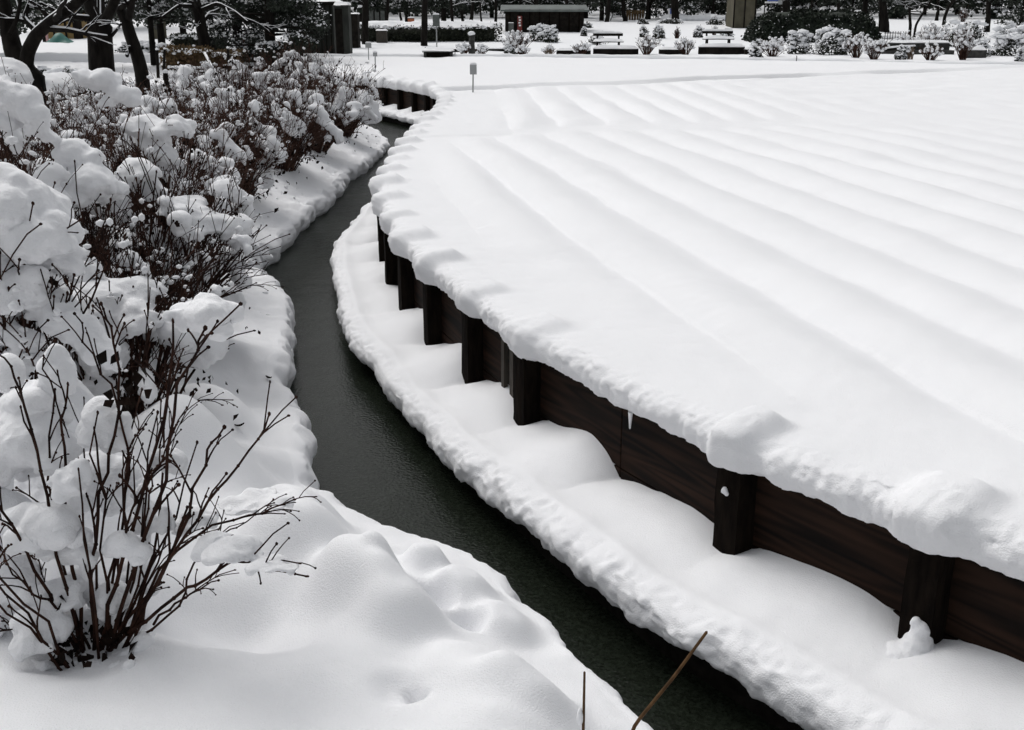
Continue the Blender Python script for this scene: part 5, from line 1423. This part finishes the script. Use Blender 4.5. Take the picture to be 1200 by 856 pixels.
# low dark stone wall with a log lying on its step
p = base_at(1070, 47); root = empty('stone_wall', p, 'low dark stone wall capped with snow behind the bare fan shaped shrub', 'wall')
Lw = wpx(86, 47)
mb = MB(); mb.box((0, .3, .14), (Lw, .4, .62)); mb.build('coping', STONE, root, False)
mb = MB(); mb.box((0.1, -.12, -.02), (Lw * .97, .44, .34)); mb.build('step', STONE, root, False)
V, fs = snow_cap_mesh(rng, Lw, .46, .10, 40, 8, .35, 4); sb = MB(); V += np.array([0, .3, .45]); sb.add(V, fs); sb.build('snow_cap', SNOWF, root)
p = base_at(1058, 46); root = empty('log', (p[0], 46.4, p[2] + .20), 'snow dusted log lying on the step of the low stone wall', 'log')
mb = MB(); mb.tube([(-.6, 0, 0), (0, -.02, .06), (.6, -.04, .1)], [.07, .075, .06], 9); mb.build('timber', BARK, root)
sb = MB(); sb.tube([(-.58, -.02, .06), (0, -.04, .12), (.58, -.06, .15)], [.05, .05, .045], 7); sb.build('snow_cover', SNOWF, root)
p = base_at(1140, 43); root = empty('stone_bench', p, 'pale stone slab with snow beside the tall brown hydrangea', 'stone slab')
mb = MB(); mb.box((0, 0, .18), (wpx(26, 43), .4, .30)); mb.build('slab', STONE, root, False)
V, fs = snow_cap_mesh(rng, wpx(26, 43), .44, .12); sb = MB(); V += np.array([0, 0, .33]); sb.add(V, fs); sb.build('snow_cap', SNOWF, root)
for j, (px, Y, lab) in enumerate(((1050, 58, 'short dark lattice fence right of the thick trunk'), (1105, 57, 'dark lattice fence behind the white crusted spreading shrub'))):
    p = base_at(px, Y); root = empty('lattice_fence', p, lab, 'fence', None)
    for i in range(10):
        mb = MB(); mb.box((-.6 + .133 * i, 0, .24), (.025, .025, .5)); mb.build('picket', DARKW, root, False)
    for zz in (.12, .40):
        mb = MB(); mb.box((0, .03, zz), (1.3, .025, .03)); mb.build('rail', DARKW, root, False)
# small bounding posts along the far edge
for i, (px, lab) in enumerate(((498.5, 'thin dark stake left of the culvert mouth'), (533, 'short thin stake right of the culvert mouth'), (591, 'thin wire hoop stake below the hydrangea clump'), (933, 'tiny stake in front of the wide dark thicket'))):
    p = base_at(px, float(far_line((px - 600) / 1250 * 43)) + .2); p[2] -= .05
    root = empty('stake', p, lab, 'stake'); mb = MB(); mb.tube([(0, 0, -.1), (.01, 0, .22), (0, 0, .42 if i == 0 else .26)], [.016, .016, .014], 5); mb.build('shaft', DARKW, root)

# ------------------------------------------------------------------ plant markers standing in the snow field
def marker(px, pyt, pyb, Y, w, hpx, label, z):
    b = at(px, pyb, Y); b[2] = z
    hh = zpx(pyt, Y) - z
    root = empty('field_sign', b, label, 'sign', 'small signs standing in the field')
    mb = MB(); mb.tube([(-.02, 0, -.2), (-.008, 0, hh * .5), (0.0, 0, hh * .98)], [.018, .018, .018], 8); mb.build('post', METAL, root)
    W, H = wpx(w, Y), wpx(hpx, Y)
    m2 = MB(); m2.box((0, -.03, hh - H / 2), (W, .02, H)); m2.build('plate', METAL, root, False)
    V, fs = snow_cap_mesh(np.random.default_rng(int(px)), W, .05, .035, 8, 6, .5, 2); sb = MB(); V += np.array([0, -.02, hh]); sb.add(V, fs); sb.build('snow_cap', SNOWF, root)
marker(555, 75, 112, 26.5, 8, 12, 'pale grey plate sign on a leaning metal post standing in the snow field', .10)
marker(440.5, 61, 84, 34.0, 5, 5, 'smaller thin sign stake on the snow at the bend of the far canal wall', .16)
marker(432.5, 50, 71, 41.0, 7, 6, 'farthest pale sign by the dark edging board', .16)

# ------------------------------------------------------------------ dry reeds near the camera
def reed(pl, Y0, Y1, r0, r1, label, name='reed'):
    m = len(pl)
    P = np.array([at(px, py, Y0 + (Y1 - Y0) * i / (m - 1)) for i, (px, py) in enumerate(pl)])
    P[0, 2] -= .1
    root = empty(name, P[0], label, 'stalk')
    u = np.linspace(0, m - 1, 5 * m); Q = np.stack([np.interp(u, np.arange(m), P[:, j]) for j in range(3)], -1) - P[0]
    mb = MB(); mb.tube(Q, np.linspace(r0, r1, len(Q)), 9); mb.build('stalk', REED, root)
    return root, Q
reed([(722, 880), (745, 848), (790, 793), (828, 741)], 3.15, 3.3, .0075, .0055, 'brown dry reed stalk leaning over the dark water at the bottom of the view')
rt, Q = reed([(683, 870), (684, 840), (685, 788)], 3.0, 3.0, .006, .004, 'short dark twig standing upright in the snow at the bottom of the view', 'twig')
snow_blobs('snow_clump', [(np.array(rt.location) + Q[6] + np.array([-.012, 0, .02]), (.014, .014, .05), 0)], .006, rt, np.array(rt.location), 3, .2)
# dead leaves dropped on the bank
for i, (px, py, lab) in enumerate(((315, 443, 'dark dead leaf lying on the snow close to the water'), (280, 490, 'small dark leaf scrap lying on the snow behind the bare shrub'), (256, 430, 'dark leaf fragment in the trodden hollow by the bare shrub'))):
    q = ground_pt(px, py, -.40); z = bank_z(q[0], q[1]); q = ground_pt(px, py, z); z = bank_z(q[0], q[1])
    mb = MB(); X, Yg = np.meshgrid(np.linspace(-1, 1, 7), np.linspace(-1, 1, 5), indexing='ij')
    mb.add(np.stack([X * .03, Yg * .013 * (1 - X ** 2 * .8), .012 * X ** 2 + .008 * Yg ** 2 + .006], -1), grid_faces(7, 5))
    o = mb.build('fallen_leaf', LEAF); o.location = (q[0], q[1], z + .004); o.rotation_euler = (0, 0, -.5 + i)
    tag(o, lab, 'leaf', 'dead leaves on the bank')
